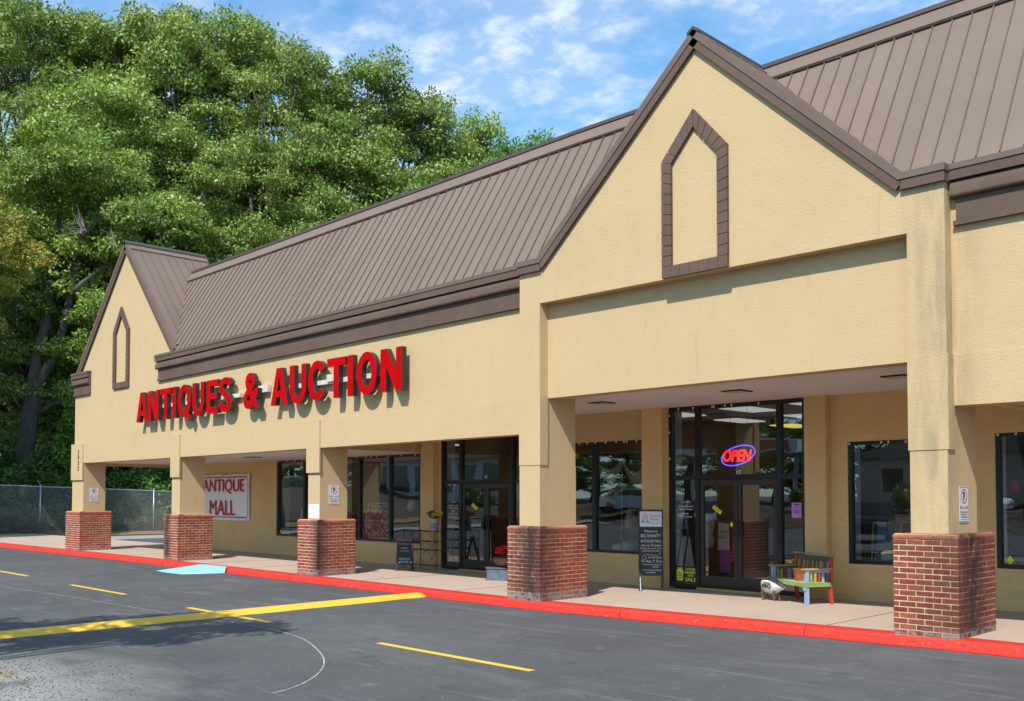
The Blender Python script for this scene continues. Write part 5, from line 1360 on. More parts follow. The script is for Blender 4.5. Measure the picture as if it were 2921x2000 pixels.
def pframe(x0, x1, z0, z1, y, m, label, lean=0.08, inner='mirror', th=0.06):
    T = thing('picture_frame', label, 'frame', ((x0 + x1) / 2, y, z0), world=True)
    F = (V(x0, y, z0), V(1, 0, 0), V(0, lean, 1).normalized(), V(0, -1, lean).normalized()); w_, h_ = x1 - x0, z1 - z0
    b = MB(); b.fbox(F, 0, th, 0, h_, 0, 0.025); b.fbox(F, w_ - th, w_, 0, h_, 0, 0.025); b.fbox(F, th, w_ - th, 0, th, 0, 0.025); b.fbox(F, th, w_ - th, h_ - th, h_, 0, 0.025); part('moulding', b, m, T)
    b = MB(); b.fbox(F, th, w_ - th, th, h_ - th, 0.002, 0.006); part('panel', b, inner, T)
pframe(-24.42, -23.86, 0.62, 1.38, 15.75, 'cream', 'cream picture frame leaning in the farthest window', inner='stoneware')
pframe(-7.30, -6.80, 0.64, 1.32, 15.72, 'gold', 'thin gold picture frame leaning in the window behind the stained column', 0.12, 'window_dark', 0.03)
pframe(-6.90, -6.55, 0.64, 1.05, 15.95, 'wood', 'small wooden picture frame behind the gold frame', 0.12, 'stoneware', 0.03)
T = thing('round_mirror', 'round wicker framed mirror hanging in the window beside the stained column', 'mirror', (-6.62, 15.8, 1.62), world=True)
b = MB(); b.tube([(-6.62 + 0.165 * math.cos(R(a)), 15.8, 1.79 + 0.165 * math.sin(R(a))) for a in range(0, 361, 15)], 0.02, 6); part('rim', b, 'basket_weave', T)
b = MB(); b.prism((V(-6.62, 15.8, 1.79), V(1, 0, 0), V(0, 0, 1), V(0, -1, 0)), [(0.155 * math.cos(R(a)), 0.155 * math.sin(R(a))) for a in range(0, 360, 15)], -0.004, 0.0); part('glass_disc', b, 'mirror', T)
T = thing('side_table', 'thin dark shelf table holding a metal pail in the window', 'table', (-6.68, 15.8, 0.64), world=True)
b = MB(); b.box(-6.95, -6.35, 15.65, 15.95, 1.32, 1.34); b.box(-6.95, -6.35, 15.65, 15.95, 1.0, 1.012); part('top', b, 'wood', T)
for x in (-6.94, -6.37):
    for yy in (15.67, 15.93): b = MB(); b.box(x, x + 0.015, yy, yy + 0.015, 0.62, 1.319); part('leg', b, 'wood', T)
b = MB(); b.lathe([(0.06, 0), (0.065, 0.2), (0.068, 0.2), (0.05, 0.02)], (-6.66, 15.8, 1.345), 16); single('metal_pail', b, 'bucket', 'small bright metal pail on the shelf table in the window', 'pail', smooth=True)
# window with the drape
T = thing('draped_cloth', 'cream cloth draped in swags on the pole inside the window', 'cloth', (-12.3, 15.8, 2.1), world=True)
b = MB(); b.tube([(-12.62, 15.8, 0.6), (-12.62, 15.8, 2.58)], 0.012, 6); part('pole', b, 'pale_wood', T)
b = MB(); n = 60; vs = []
for i in range(n + 1):
    t = i / n; x = -13.35 + 1.75 * t
    sag = abs(math.sin(t * math.pi * 2.4)) ** 0.8
    top = 2.55 - 0.30 * sag + 0.04 * math.sin(t * 9)
    for k in range(9): 
        v = k / 8; vs.append((x + 0.05 * v, 15.8 + 0.03 * math.sin(k * 2.3 + i * 0.25), top - v * (0.10 + 0.20 * sag)))
b.add(vs, [(i * 9 + k, i * 9 + k + 1, (i + 1) * 9 + k + 1, (i + 1) * 9 + k) for i in range(n) for k in range(8)]); part('fabric', b, 'cloth', T, smooth=True)
T = thing('stool', 'low wooden stool in the window under the stoneware jar', 'stool', (-12.4, 15.85, 0.6), world=True)
b = MB(); b.box(-12.68, -12.08, 15.75, 15.98, 1.06, 1.09); part('seat', b, 'wood', T)
for x0, x1 in ((-12.6, -12.7), (-12.16, -12.06)):
    for yy in (15.78, 15.94): b = MB(); b.tube([(x0, yy, 1.06), (x1, yy, 0.62)], 0.014, 5); part('leg', b, 'wood', T)
b = MB(); b.lathe([(0.10, 0), (0.115, 0.02), (0.12, 0.2), (0.085, 0.29), (0.09, 0.34), (0.07, 0.34)], (-12.45, 15.86, 1.09), 18); single('stoneware_jar', b, 'stoneware', 'pale stoneware jar standing on the stool in the window', 'jar', smooth=True)
b = MB(); b.lathe([(0.08, 0), (0.11, 0.06), (0.11, 0.2), (0.115, 0.22), (0.09, 0.2)], (-12.33, 15.62, 0.61), 16); b.tube([(-12.22, 15.62, 0.68), (-12.14, 15.62, 0.78), (-12.12, 15.62, 0.84)], 0.012, 5); single('watering_can', b, 'white_box', 'white enamel watering can on the window floor', 'watering can', smooth=True)
b = MB(); b.lathe([(0.06, 0), (0.12, 0.04), (0.11, 0.14), (0.02, 0.17)], (-12.6, 15.65, 0.61), 16); single('teapot', b, 'cream', 'round cream teapot left of the white watering can', 'teapot', smooth=True)
b = MB(); b.lathe([(0.06, 0), (0.05, 0.1), (0.07, 0.18), (0.03, 0.24)], (-11.95, 15.65, 0.61), 14); single('pitcher', b, 'white_box', 'slim white pitcher at the right end of the window floor', 'pitcher', smooth=True)
b = MB(); b.box(-13.3, -13.15, 15.6, 15.7, 0.61, 0.80); single('green_tin', b, 'leaf_bright' if False else 'paint_green', 'small green tin in the window beside the pier', 'tin')
for cx, cz, lb in ((-12.53, 2.1, 'cream fabric lampshade left of the pair hanging in the window'), (-12.2, 2.08, 'cream fabric lampshade right of the pair hanging in the window')):
    b = MB(); b.lathe([(0.10, 0), (0.06, 0.16)], (cx, 16.1, cz - 0.1), 16); single('lampshade', b, 'cloth', lb, 'lampshade')
# cloths hanging inside the door
T = thing('apron', 'cream towel lettered FARMERS MARKET hanging inside the left door leaf', 'towel', (-10.2, 15.9, 0.8), world=True)
b = MB(); b.prism((V(-10.42, 15.95, 0.72), V(1, 0, 0), V(0, 0, 1), V(0, -1, 0)), [(0, 0), (0.26, 0.02), (0.25, 0.5), (0.02, 0.52)], 0, 0.01); part('fabric', b, 'cream', T)
b = MB()
b.text('FARMERS', fr(-10.40, 15.938, 1.03), 0.22, 0.075, 0, 0.001, bold=0.02); b.text('MARKET', fr(-10.40, 15.938, 0.93), 0.22, 0.075, 0, 0.001, bold=0.02); part('lettering', b, 'gold', T)
b = MB(); b.prism((V(-10.12, 15.97, 0.5), V(1, 0, 0), V(0, 0, 1), V(0, -1, 0)), [(-0.03, 0), (0.22, 0.03), (0.14, 0.45), (0.12, 0.78), (0.02, 0.80), (0.01, 0.4)], 0, 0.01); single('apron', b, 'red_fabric', 'red patterned apron hanging beside the lettered towel', 'apron')
b = MB(); b.prism((V(-10.42, 16.0, 0.3), V(1, 0, 0), V(0, 0, 1), V(0, -1, 0)), [(0, 0), (0.25, 0.0), (0.25, 0.45), (0.02, 0.45)], 0, 0.01); single('purple_cloth', b, 'purple_fabric', 'purple cloth hanging under the lettered towel', 'cloth')
b = MB(); b.box(-8.42, -8.30, 15.55, 15.7, 0.25, 1.3); single('brochure_rack', b, 'white_box', 'narrow white brochure rack inside the sidelight beside the bench', 'rack')
T = thing('mannequin_torso', 'white dress form standing inside the sidelight', 'dress form', (-10.7, 16.0, 0.0), world=True)
b = MB(); b.lathe([(0.09, 0.7), (0.13, 0.8), (0.10, 0.95), (0.14, 1.15), (0.12, 1.25), (0.04, 1.3)], (-10.72, 16.05, 0.05), 14); part('torso', b, 'cream', T, smooth=True)
b = MB(); b.tube([(-10.72, 16.05, 0.03), (-10.72, 16.05, 0.78)], 0.015, 6); part('stand', b, 'shelf_dark', T)
b = MB(); b.lathe([(0.10, 0), (0.14, 0.1), (0.08, 0.28), (0.10, 0.3)], (-19.25, 15.7, 1.35), 14); single('white_urn', b, 'white_iron', 'white lamp base standing in the window right of the ironwork', 'urn', smooth=True)
b = MB(); b.lathe([(0.05, 0), (0.07, 0.08), (0.05, 0.18), (0.015, 0.2)], (-5.02, 15.6, 1.78), 12); single('red_lantern', b, 'petal_bright_red', 'small red lantern hanging in the window at the right edge', 'lantern')

# ------------------------------------------------------------------ chain-link fence
T = thing('chain_link_fence', 'tall galvanised chain-link fence in front of the woods', 'fence', (-46, 17, 0), world=True)
p0 = V(-46.72, 16.37, 0.06); dirv = (V(-45.52, 21.16, -0.12) - p0); seg = dirv / 2
def fp(t, z=0): return p0 + seg * t + V(0, 0, z)
T0, T1 = -8, 9; FH = 2.1
pm_ = MB(); pm_.tube([(0, 0, -0.1), (0, 0, FH + 0.06)], 0.035, 8); pm_.ball((0, 0, FH + 0.07), 0.04, n=4); pme_ = pm_.mesh('post', 'galvanised', True)
for i in range(T0, T1 + 1): inst('post', pme_, T, fp(i))
b = MB(); b.tube([fp(i, FH) for i in range(T0, T1 + 1)], 0.026, 8); part('top_rail', b, 'galvanised', T, smooth=True)
b = MB(); b.tube([fp(0, FH + 0.02), fp(0, FH + 0.3) + V(-0.05, -0.1, 0)], 0.012, 5); part('barb_arm', b, 'galvanised', T)
for i in range(T0, T1):
    b = MB(); a0, a1 = fp(i), fp(i + 1); L_ = (a1 - a0).length; hgt = FH - 0.08; st = 0.085
    def pt(s, z): return a0 + (a1 - a0) * (s / L_) + V(0, 0, z)
    k = -int(hgt / st)
    while k * st < L_:
        s = k * st
        for sg in (1, -1):
            s0, z0, s1, z1 = s, 0.04, s + hgt, hgt + 0.04
            if s0 < 0: z0 += -s0; s0 = 0
            if s1 > L_: z1 -= s1 - L_; s1 = L_
            if s1 > s0 + 0.02:
                if sg > 0: b.tube([pt(s0, z0), pt(s1, z1)], 0.0036, 3, cap=False)
                else: b.tube([pt(L_ - s0, z0) + V(0.006, 0, 0), pt(L_ - s1, z1) + V(0.006, 0, 0)], 0.0036, 3, cap=False)
        k += 1
    part('wire_mesh', b, 'fence_wire', T, kind='stuff')

# concrete apron and soil along the fence, wooded bank behind
b = MB()
b.add([(-41.2, -30, -0.05), (-44.6, -30, -0.05), (-42.2, 60, -0.05), (-38.8, 60, -0.05)], [(0, 1, 2, 3)]); struct('driveway', b, 'concrete_grey', 'pale old concrete drive beside the walk')
b = MB(); n = 60; vs = []
for i in range(n + 1):
    yy = -40 + 140 * i / n; fx = -46.72 + (yy - 16.37) * 0.25
    vs += [(fx + 1.6 + 0.25 * math.sin(i * 1.7), yy, -0.04), (fx + 0.5, yy, 0.02), (fx - 2.0, yy, 0.12)]
b.add(vs, [(3 * i + j, 3 * i + 3 + j, 3 * i + 4 + j, 3 * i + 1 + j) for i in range(n) for j in range(2)]); struct('leaf_strip', b, 'litter', 'strip of dry leaves at the foot of the fence')
b = MB(); vs = []; nx_ = 16
for i in range(n + 1):
    yy = -60 + 200 * i / n; fx = -46.72 + (yy - 16.37) * 0.25 - 1.9
    for j in range(nx_):
        t = j / (nx_ - 1); vs.append((fx - t * 90, yy, 0.10 + min(t * 90, 26) * 0.10 + 0.25 * math.sin(i * 0.9 + j * 1.3)))
b.add(vs, [(i * nx_ + j, (i + 1) * nx_ + j, (i + 1) * nx_ + j + 1, i * nx_ + j + 1) for i in range(n) for j in range(nx_ - 1)]); struct('wooded_bank', b, 'forest_soil', 'dark earth bank under the trees')

# ------------------------------------------------------------------ vegetation
rs = np.random.RandomState(11)
def leaves(centers, radii, per, size, droop=0.55, asp=0.34, flat=0.8, tintb=0.0, hollow=0.45):
    """leaf quads through clumps: returns verts (n,4,3), tint (n,)"""
    C_ = np.repeat(centers, per, axis=0); Rr = np.repeat(radii, per)
    n = len(C_)
    d = rs.normal(size=(n, 3)); d /= np.linalg.norm(d, axis=1)[:, None]
    r_ = (hollow + (1 - hollow) * rs.rand(n) ** 0.6)
    P = C_ + d * (r_ * Rr)[:, None] * np.array([1, 1, flat])
    low = d[:, 2] < 0
    P[low, 2] = C_[low, 2] + (P[low, 2] - C_[low, 2]) * 0.35
    ax = d * 0.6 + rs.normal(size=(n, 3)) * 0.45; ax[:, 2] -= droop; ax /= np.linalg.norm(ax, axis=1)[:, None]
    nr = d * 0.9 + rs.normal(size=(n, 3)) * 0.5; nr[:, 2] += 0.7
    sd = np.cross(ax, nr); sd /= (np.linalg.norm(sd, axis=1)[:, None] + 1e-9)
    s_ = size * (0.6 + 0.8 * rs.rand(n))[:, None]
    Q = np.stack([P, P + ax * s_ * 0.5 + sd * s_ * asp * 0.5, P + ax * s_, P + ax * s_ * 0.5 - sd * s_ * asp * 0.5], axis=1)
    tint = np.clip(0.45 + 0.30 * rs.normal(size=n) + tintb + 0.15 * np.repeat(rs.normal(size=len(centers)), per), 0, 1)
    return Q, tint
def leafmesh(name, Q, tint, m):
    n = len(Q); me = bpy.data.meshes.new(name)
    me.vertices.add(n * 4); me.vertices.foreach_set('co', Q.reshape(-1).astype(np.float32))
    me.loops.add(n * 4); me.loops.foreach_set('vertex_index', np.arange(n * 4, dtype=np.int32))
    me.polygons.add(n); me.polygons.foreach_set('loop_start', np.arange(0, n * 4, 4, dtype=np.int32)); me.polygons.foreach_set('loop_total', np.full(n, 4, dtype=np.int32))
    me.update(calc_edges=True)
    at = me.attributes.new('tint', 'FLOAT', 'POINT'); at.data.foreach_set('value', np.repeat(tint, 4).astype(np.float32))
    me.materials.append(MATS[m]); return me
def tree_meshes(H, Rad, zb, nl, seed, leaf='leaf_oak', lsize=0.185, per=115, puff=(0.45, 0.85), npf=480, trunk_r=0.38, asp=0.58, droop=0.35, lean=0.0, lobe=(0.24, 0.40)):
    """crown of leafy lobes carried by limbs; returns trunk MB, limb MB, crown mesh"""
    rg = np.random.RandomState(seed)
    tr = MB(); lim = MB()
    pts = []; k = 9
    for i in range(k):
        t = i / (k - 1); pts.append((lean * t * H + 0.35 * math.sin(t * 5 + seed) * t, 0.3 * math.sin(t * 4 + seed * 2) * t, t * H * 0.93))
    tr.tube(pts, [trunk_r * (1.25 if i == 0 else 1) * (1 - 0.88 * i / (k - 1)) + 0.02 for i in range(k)], 9)
    cs = []; rr = []; lobes = []
    for i in range(nl):
        t = (i + rg.uniform(0.2, 0.8)) / nl; z = zb + (H - zb) * (0.05 + 0.88 * t)
        env = Rad * (math.sin(math.pi * min(1, 0.20 + 0.76 * t))) ** 0.5
        a = i * 2.4 + rg.uniform(-0.6, 0.6); r_ = env * rg.uniform(0.45, 0.88)
        base = pts[max(0, min(k - 2, int((z / H) * (k - 1) * 0.88)))]
        c = np.array([base[0] + r_ * math.cos(a), base[1] + r_ * math.sin(a), z]); lr = rg.uniform(*lobe) * Rad * (1.0 - 0.30 * t)
        lobes.append((c, lr)); b0 = Vector(base); e = Vector(c); mid = b0.lerp(e, 0.5) + Vector((rg.uniform(-.3, .3), rg.uniform(-.3, .3), -0.3 + rg.uniform(-.2, .4)))
        lr_ = trunk_r * 0.40 * (1 - 0.5 * t); lim.tube([b0, mid, e], [lr_, lr_ * 0.7, lr_ * 0.3], 6)
        for q2 in range(4):
            d = Vector(rg.normal(size=3)).normalized(); lim.tube([mid.lerp(e, 0.5), mid.lerp(e, 0.8) + d * lr * 0.4, e + d * lr * 0.95], [lr_ * 0.4, lr_ * 0.22, lr_ * 0.08], 4)
    for q in range(3):
        lobes.append((np.array([pts[-1][0] + rg.uniform(-1, 1) * Rad * 0.22, pts[-1][1] + rg.uniform(-1, 1) * Rad * 0.22, H - Rad * (0.16 + 0.16 * q)]), Rad * rg.uniform(0.14, 0.24)))
    tot = sum(l[1] ** 2 for l in lobes)
    for c, lr in lobes:
        m = max(4, int(npf * lr ** 2 / tot))
        d = rg.normal(size=(m, 3)); d /= np.linalg.norm(d, axis=1)[:, None]; d[:, 2] = np.abs(d[:, 2]) - 0.45 * rg.rand(m)
        cs.append(c + d * lr * (0.55 + 0.65 * rg.rand(m))[:, None] * np.array([1.12, 1.12, 0.85])); rr.append(rg.uniform(puff[0], puff[1], m))
    m = npf // 12; t = rg.rand(m); a = rg.rand(m) * 6.283; r_ = Rad * 0.65 * np.sqrt(rg.rand(m)) * (1 - 0.4 * t)
    cs.append(np.stack([r_ * np.cos(a), r_ * np.sin(a), zb + (H - zb) * 0.85 * t], axis=1)); rr.append(rg.uniform(puff[0], puff[1], m))
    cs = np.concatenate(cs); rr = np.concatenate(rr)
    Q, ti = leaves(cs, rr, per, lsize, droop, asp, flat=0.7, hollow=0.3)
    return tr, lim, leafmesh('crown', Q, ti, leaf)
CACHE = {}
def tree(key, H, Rad, zb, loc, rz, label, **kw):
    if key not in CACHE:
        tr, lim, crown = tree_meshes(H, Rad, zb, **kw)
        CACHE[key] = (tr.mesh('trunk', 'bark', True), lim.mesh('limbs', 'bark', True), crown)
    tm, lm, cm = CACHE[key]; sc = kw.get('sc', 1)
    T = thing('tree', label, 'tree', loc, R(rz), group='tall trees beyond the chain-link fence')
    for nm, me in (('trunk', tm), ('limbs', lm), ('crown', cm)):
        o = bpy.data.objects.new(nm, me); COL.objects.link(o); o.parent = T
    return T
def at(px, D):
    lat = (px - 1460.5) / 2795 * D; return (-D * 0.70711 + lat * 0.70711, D * 0.70711 + lat * 0.70711)
def bankz(x, y):
    fx = -46.72 + (y - 16.37) * 0.25 - 1.9; t = max(0, fx - x); return 0.1 + min(t, 26) * 0.10 - 0.2
PT = {  # prototype trees
 'A': dict(H=26, Rad=5.6, zb=7, nl=26, seed=3, leaf='leaf_olive'),
 'B': dict(H=24, Rad=5.0, zb=6, nl=24, seed=8, npf=430),
 'C': dict(H=20, Rad=6.2, zb=4, nl=24, seed=15, npf=520),
 'D': dict(H=16, Rad=5.5, zb=2.5, nl=20, seed=22, npf=430),
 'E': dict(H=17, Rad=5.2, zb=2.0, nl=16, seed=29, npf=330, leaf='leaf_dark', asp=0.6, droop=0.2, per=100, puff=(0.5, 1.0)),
 'F': dict(H=22, Rad=5.6, zb=5, nl=22, seed=41, npf=440, leaf='leaf_olive'),
}
import copy as _c
def plant(key, px, D, ytop, rz, label, wid=1.0):
    p = PT[key]; x, y = at(px, D); z0 = bankz(x, y); Hh = 1.75 + (1414 - ytop) * D / 2795 - z0
    s = Hh / p['H']
    kw = {k: v for k, v in p.items() if k not in ('H', 'Rad', 'zb')}
    T = tree(key, p['H'], p['Rad'], p['zb'], (x, y, z0), rz, label, **kw); T.scale = (s * wid, s * wid, s); return T
ROWS = [
 ('A', -60, 68, -60, 10, 'tall oak at the extreme left edge rising out of the top of the photo', 1.0),
 ('B', 60, 64, -25, 70, 'tall dark green oak whose crown leaves the top left corner', 1.05),
 ('A', 175, 66, 0, 130, 'tall oak with a pointed top near the upper left corner', 0.85),
 ('B', 275, 70, 38, 200, 'broad topped oak between the two pointed crowns at upper left', 1.0),
 ('F', 385, 66, 28, 260, 'oak with reddish tinged top left of the tallest middle crown', 0.9),
 ('B', 482, 69, -4, 320, 'oak with the tallest pointed crown in the middle of the wood', 0.85),
 ('A', 590, 67, 26, 30, 'oak right of the tallest middle crown', 0.95),
 ('F', 700, 70, 16, 95, 'oak whose two tipped top stands above the blue gap', 0.9),
 ('A', 800, 66, 95, 160, 'oak on the step where the tree line starts to fall', 0.9),
 ('B', 905, 72, 190, 215, 'oak behind the ridge left of the rounded far crown', 0.9),
 ('C', 1085, 70, 186, 20, 'rounded oak crown standing alone right of the step', 0.95),
 ('F', 1215, 72, 265, 290, 'oak to the right of the rounded crown, half way down the slope', 0.85),
 ('C', 1330, 76, 330, 80, 'low oak near the right end of the tree line', 0.75),
 ('E', 1440, 84, 372, 140, 'small dark tree peeping over the metal roof', 0.8),
 ('E', 1515, 86, 398, 10, 'last small dark tree at the right end of the tree line', 0.6),
 ('C', 300, 57, 250, 50, 'big front oak with pale branches above the small gable', 1.05),
 ('C', 60, 56, 420, 110, 'front oak with drooping light sprays at the left edge', 0.95),
 ('F', 520, 58, 330, 170, 'front oak overhanging the roof ridge left of centre', 0.95),
 ('C', 720, 62, 370, 230, 'front oak over the middle of the long metal roof', 0.95),
 ('F', 900, 64, 400, 310, 'front oak lowest over the long metal roof', 0.95),
 ('D', 1050, 66, 430, 15, 'bushy oak behind the right part of the metal roof', 1.0),
 ('D', 400, 54, 560, 60, 'bushy oak just behind the small gable', 1.0),
 ('D', 640, 58, 620, 120, 'bushy light green oak touching the ridge cap', 1.05),
 ('D', 190, 55, 640, 300, 'bushy oak left of the small gable', 0.95),
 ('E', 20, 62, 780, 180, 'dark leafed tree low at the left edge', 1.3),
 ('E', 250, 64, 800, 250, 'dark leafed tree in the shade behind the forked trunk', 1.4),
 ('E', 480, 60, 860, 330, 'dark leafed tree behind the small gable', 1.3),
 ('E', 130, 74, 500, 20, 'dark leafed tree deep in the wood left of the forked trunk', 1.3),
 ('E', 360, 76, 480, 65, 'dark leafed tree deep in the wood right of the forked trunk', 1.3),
 ('E', -60, 70, 560, 45, 'dark leafed tree deep in the wood at the extreme left', 1.3),
]
for r_ in ROWS: plant(*r_)
# unseen tall trees added left of the frame to shade the foot of the wood
for key, x, y, rz_, s_, lb in (('B', -44, 6, 40, 0.92, 'unseen oak added for shade outside the left of the frame nearest the drive'), ('A', -49, 8.5, 100, 0.85, 'unseen oak added for shade outside the left of the frame at the fence'), ('F', -54, 12, 160, 0.95, 'unseen oak added for shade outside the left of the frame deep in the wood'), ('C', -47, 2, 220, 1.0, 'unseen oak added for shade outside the left of the frame farthest from the store')):
    p = PT[key]; T = tree(key, p['H'], p['Rad'], p['zb'], (x, y, 0.0), rz_, lb, **{k: v for k, v in p.items() if k not in ('H', 'Rad', 'zb')}); T.scale = (s_, s_, s_)
# the forked grey oak in front
def P3(px, py, D):
    x, y = at(px, D); return V(x, y, 1.75 + (1414 - py) * D / 2795)
D0 = 50.5
x, y = at(75, D0)
T = thing('tree', 'forked grey oak with a massive trunk right behind the fence', 'tree', (x, y, bankz(x, y)), world=True)
b = MB(); b.tube([P3(70, 1420, D0), P3(72, 1290, D0), P3(80, 1200, D0), P3(92, 1110, D0)], [0.60, 0.46, 0.42, 0.38], 12); part('trunk', b, 'bark', T, smooth=True)
for pts, rr_ in (([(92, 1125), (96, 1040), (104, 1000), (122, 930), (130, 860), (138, 780), (150, 690), (160, 590)], [.34, .30, .26, .25, .23, .2, .16, .1]),
                 ([(92, 1115), (110, 1080), (140, 1030), (165, 970), (188, 865), (200, 790), (212, 700), (222, 650), (238, 560), (250, 480)], [.30, .27, .25, .23, .2, .18, .16, .14, .1, .06]),
                 ([(205, 826), (225, 805), (250, 785), (275, 765), (300, 752), (325, 748)], [.13, .12, .10, .09, .07, .05]),
                 ([(222, 670), (250, 645), (275, 610), (300, 590), (330, 575)], [.10, .09, .08, .06, .04]),
                 ([(105, 1180), (150, 1150), (205, 1145), (215, 1100), (235, 1040), (245, 975)], [.14, .14, .13, .12, .1, .07])):
    b = MB(); b.tube([P3(p[0], p[1], D0 + 0.25 * i) for i, p in enumerate(pts)], rr_, 8); part('limb', b, 'bark', T, smooth=True)
cs = []
for px, py, r_ in ((40, 640, 60), (120, 700, 40), (180, 560, 60), (260, 480, 60), (150, 470, 60), (60, 500, 55), (330, 520, 45), (340, 690, 35), (290, 640, 40), (30, 760, 40), (370, 600, 50), (110, 880, 22), (235, 900, 22)):
    m = int(r_ / 2.4); a = rs.normal(size=(m, 3)); a /= np.linalg.norm(a, axis=1)[:, None]; c = np.array(P3(px, py, D0 + rs.uniform(-1.5, 1.5))); cs.append(c + a * r_ * D0 / 2795 * np.array([1, 1, 0.7]))
cs = np.concatenate(cs); Q, ti = leaves(cs, rs.uniform(0.4, 0.75, len(cs)), 120, 0.185, 0.35, 0.58, flat=0.7, hollow=0.3)
o = bpy.data.objects.new('crown', leafmesh('crown', Q - np.array(ORG[T.name]), ti, 'leaf_oak')); COL.objects.link(o); o.parent = T
# bare twigs
b = MB()
for (px, py, a0) in ((222, 660, 2.3), (235, 650, 2.6), (230, 640, 1.9), (325, 700, 2.0)):
    for k in range(4):
        a = a0 + random.uniform(-0.9, 0.9); L_ = random.uniform(30, 80); pts = [(px, py)]
        for q in range(1, 5): pts.append((px + math.cos(a) * L_ * q / 4 + random.uniform(-5, 5), py - math.sin(a) * L_ * q / 4 + random.uniform(-5, 5)))
        b.tube([P3(p[0], p[1], D0 - 1.5) for p in pts], [0.028, 0.022, 0.015, 0.010, 0.006], 4)
part('bare_twigs', b, 'dead_wood', T, kind='stuff')
# orange tinged tree at the left edge
x, y = at(-120, 44)
T = thing('tree', 'tree with orange tinged leaves reaching in from the left edge', 'tree', (x, y, 0.1), world=True)
b = MB(); b.tube([(x, y, 0), (x + 0.2, y, 5), (x + 0.3, y + 0.3, 10), (x + 0.5, y + 0.6, 14)], [0.3, 0.24, 0.16, 0.06], 8); part('trunk', b, 'bark', T, smooth=True)
cs = []
for px, py, r_ in ((15, 640, 32), (50, 680, 30), (85, 715, 26), (10, 740, 34), (55, 770, 26), (0, 810, 26), (-40, 700, 60), (-60, 600, 60), (118, 735, 15), (-10, 930, 16)):
    m = int(r_ / 2.6); a = rs.normal(size=(m, 3)); a /= np.linalg.norm(a, axis=1)[:, None]; c = np.array(P3(px, py, 44 + rs.uniform(-1, 1))); cs.append(c + a * r_ * 44 / 2795)
cs = np.concatenate(cs); Q, ti = leaves(cs, rs.uniform(0.22, 0.45, len(cs)), 60, 0.13, 0.1, 0.6, tintb=0.1)
o = bpy.data.objects.new('crown', leafmesh('crown', Q - np.array(ORG[T.name]), ti, 'leaf_orange')); COL.objects.link(o); o.parent = T
# shrubs behind the fence
def shrub(px, D, ytop, wpx, m, label, seed, size=0.2, asp=0.6, base=None, dens=1.0, at_xy=None):
    rg = np.random.RandomState(seed); x, y = at(px, D); z0 = bankz(x, y) + 0.2 if base is None else base
    top = 1.75 + (1414 - ytop) * D / 2795; Rw = wpx * D / 2795 / 2
    if at_xy: x, y, z0, hh, Rw = at_xy; top = z0 + hh
    n = int(70 * dens); cs = np.zeros((n, 3)); a = rg.rand(n) * 6.283; r_ = Rw * np.sqrt(rg.rand(n)); t = rg.rand(n) ** 0.8
    cs[:, 0] = r_ * np.cos(a); cs[:, 1] = r_ * np.sin(a); cs[:, 2] = 0.2 + t * (top - z0 - 0.4) * (1 - 0.5 * (r_ / Rw) ** 2)
    Q, ti = leaves(cs, rg.uniform(0.25, 0.55, n), 90, size, 0.25, asp)
    T = thing('shrub', label, 'shrub', (x, y, z0), group='bushes on the embankment across the lot' if at_xy else 'shrubs behind the chain-link fence')
    b = MB()
    for k in range(7):
        q = rg.randint(n); b.tube([(0, 0, -0.1), tuple(cs[q] * 0.5 + np.array([0, 0, 0.1])), tuple(cs[q])], [0.05, 0.03, 0.012], 5)
    part('stem', b, 'bark', T); o = bpy.data.objects.new('foliage', leafmesh('foliage', Q, ti, m)); COL.objects.link(o); o.parent = T
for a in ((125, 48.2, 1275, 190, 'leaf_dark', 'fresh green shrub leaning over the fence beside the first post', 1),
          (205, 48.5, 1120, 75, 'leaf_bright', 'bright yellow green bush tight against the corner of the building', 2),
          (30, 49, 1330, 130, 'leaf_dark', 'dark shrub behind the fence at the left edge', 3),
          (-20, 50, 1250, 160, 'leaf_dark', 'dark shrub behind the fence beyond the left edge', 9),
          (330, 51, 1330, 130, 'leaf_dark', 'dark shrub seen through the arch behind the fence', 4),  # shrubs behind the arch: darker leaf colour stands in for shade
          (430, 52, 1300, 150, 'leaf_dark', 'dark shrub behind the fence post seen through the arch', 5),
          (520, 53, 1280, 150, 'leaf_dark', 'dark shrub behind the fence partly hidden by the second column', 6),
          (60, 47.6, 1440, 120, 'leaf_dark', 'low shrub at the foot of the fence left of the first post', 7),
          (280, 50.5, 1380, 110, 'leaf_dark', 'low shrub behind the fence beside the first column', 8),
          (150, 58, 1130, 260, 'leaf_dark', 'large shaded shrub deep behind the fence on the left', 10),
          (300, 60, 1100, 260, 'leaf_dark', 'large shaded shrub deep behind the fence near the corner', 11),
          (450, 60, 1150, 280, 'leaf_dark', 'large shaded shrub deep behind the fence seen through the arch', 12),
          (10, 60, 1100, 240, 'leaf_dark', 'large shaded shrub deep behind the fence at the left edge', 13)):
    shrub(*a, dens=2.2 if a[1] > 55 else 1.2)
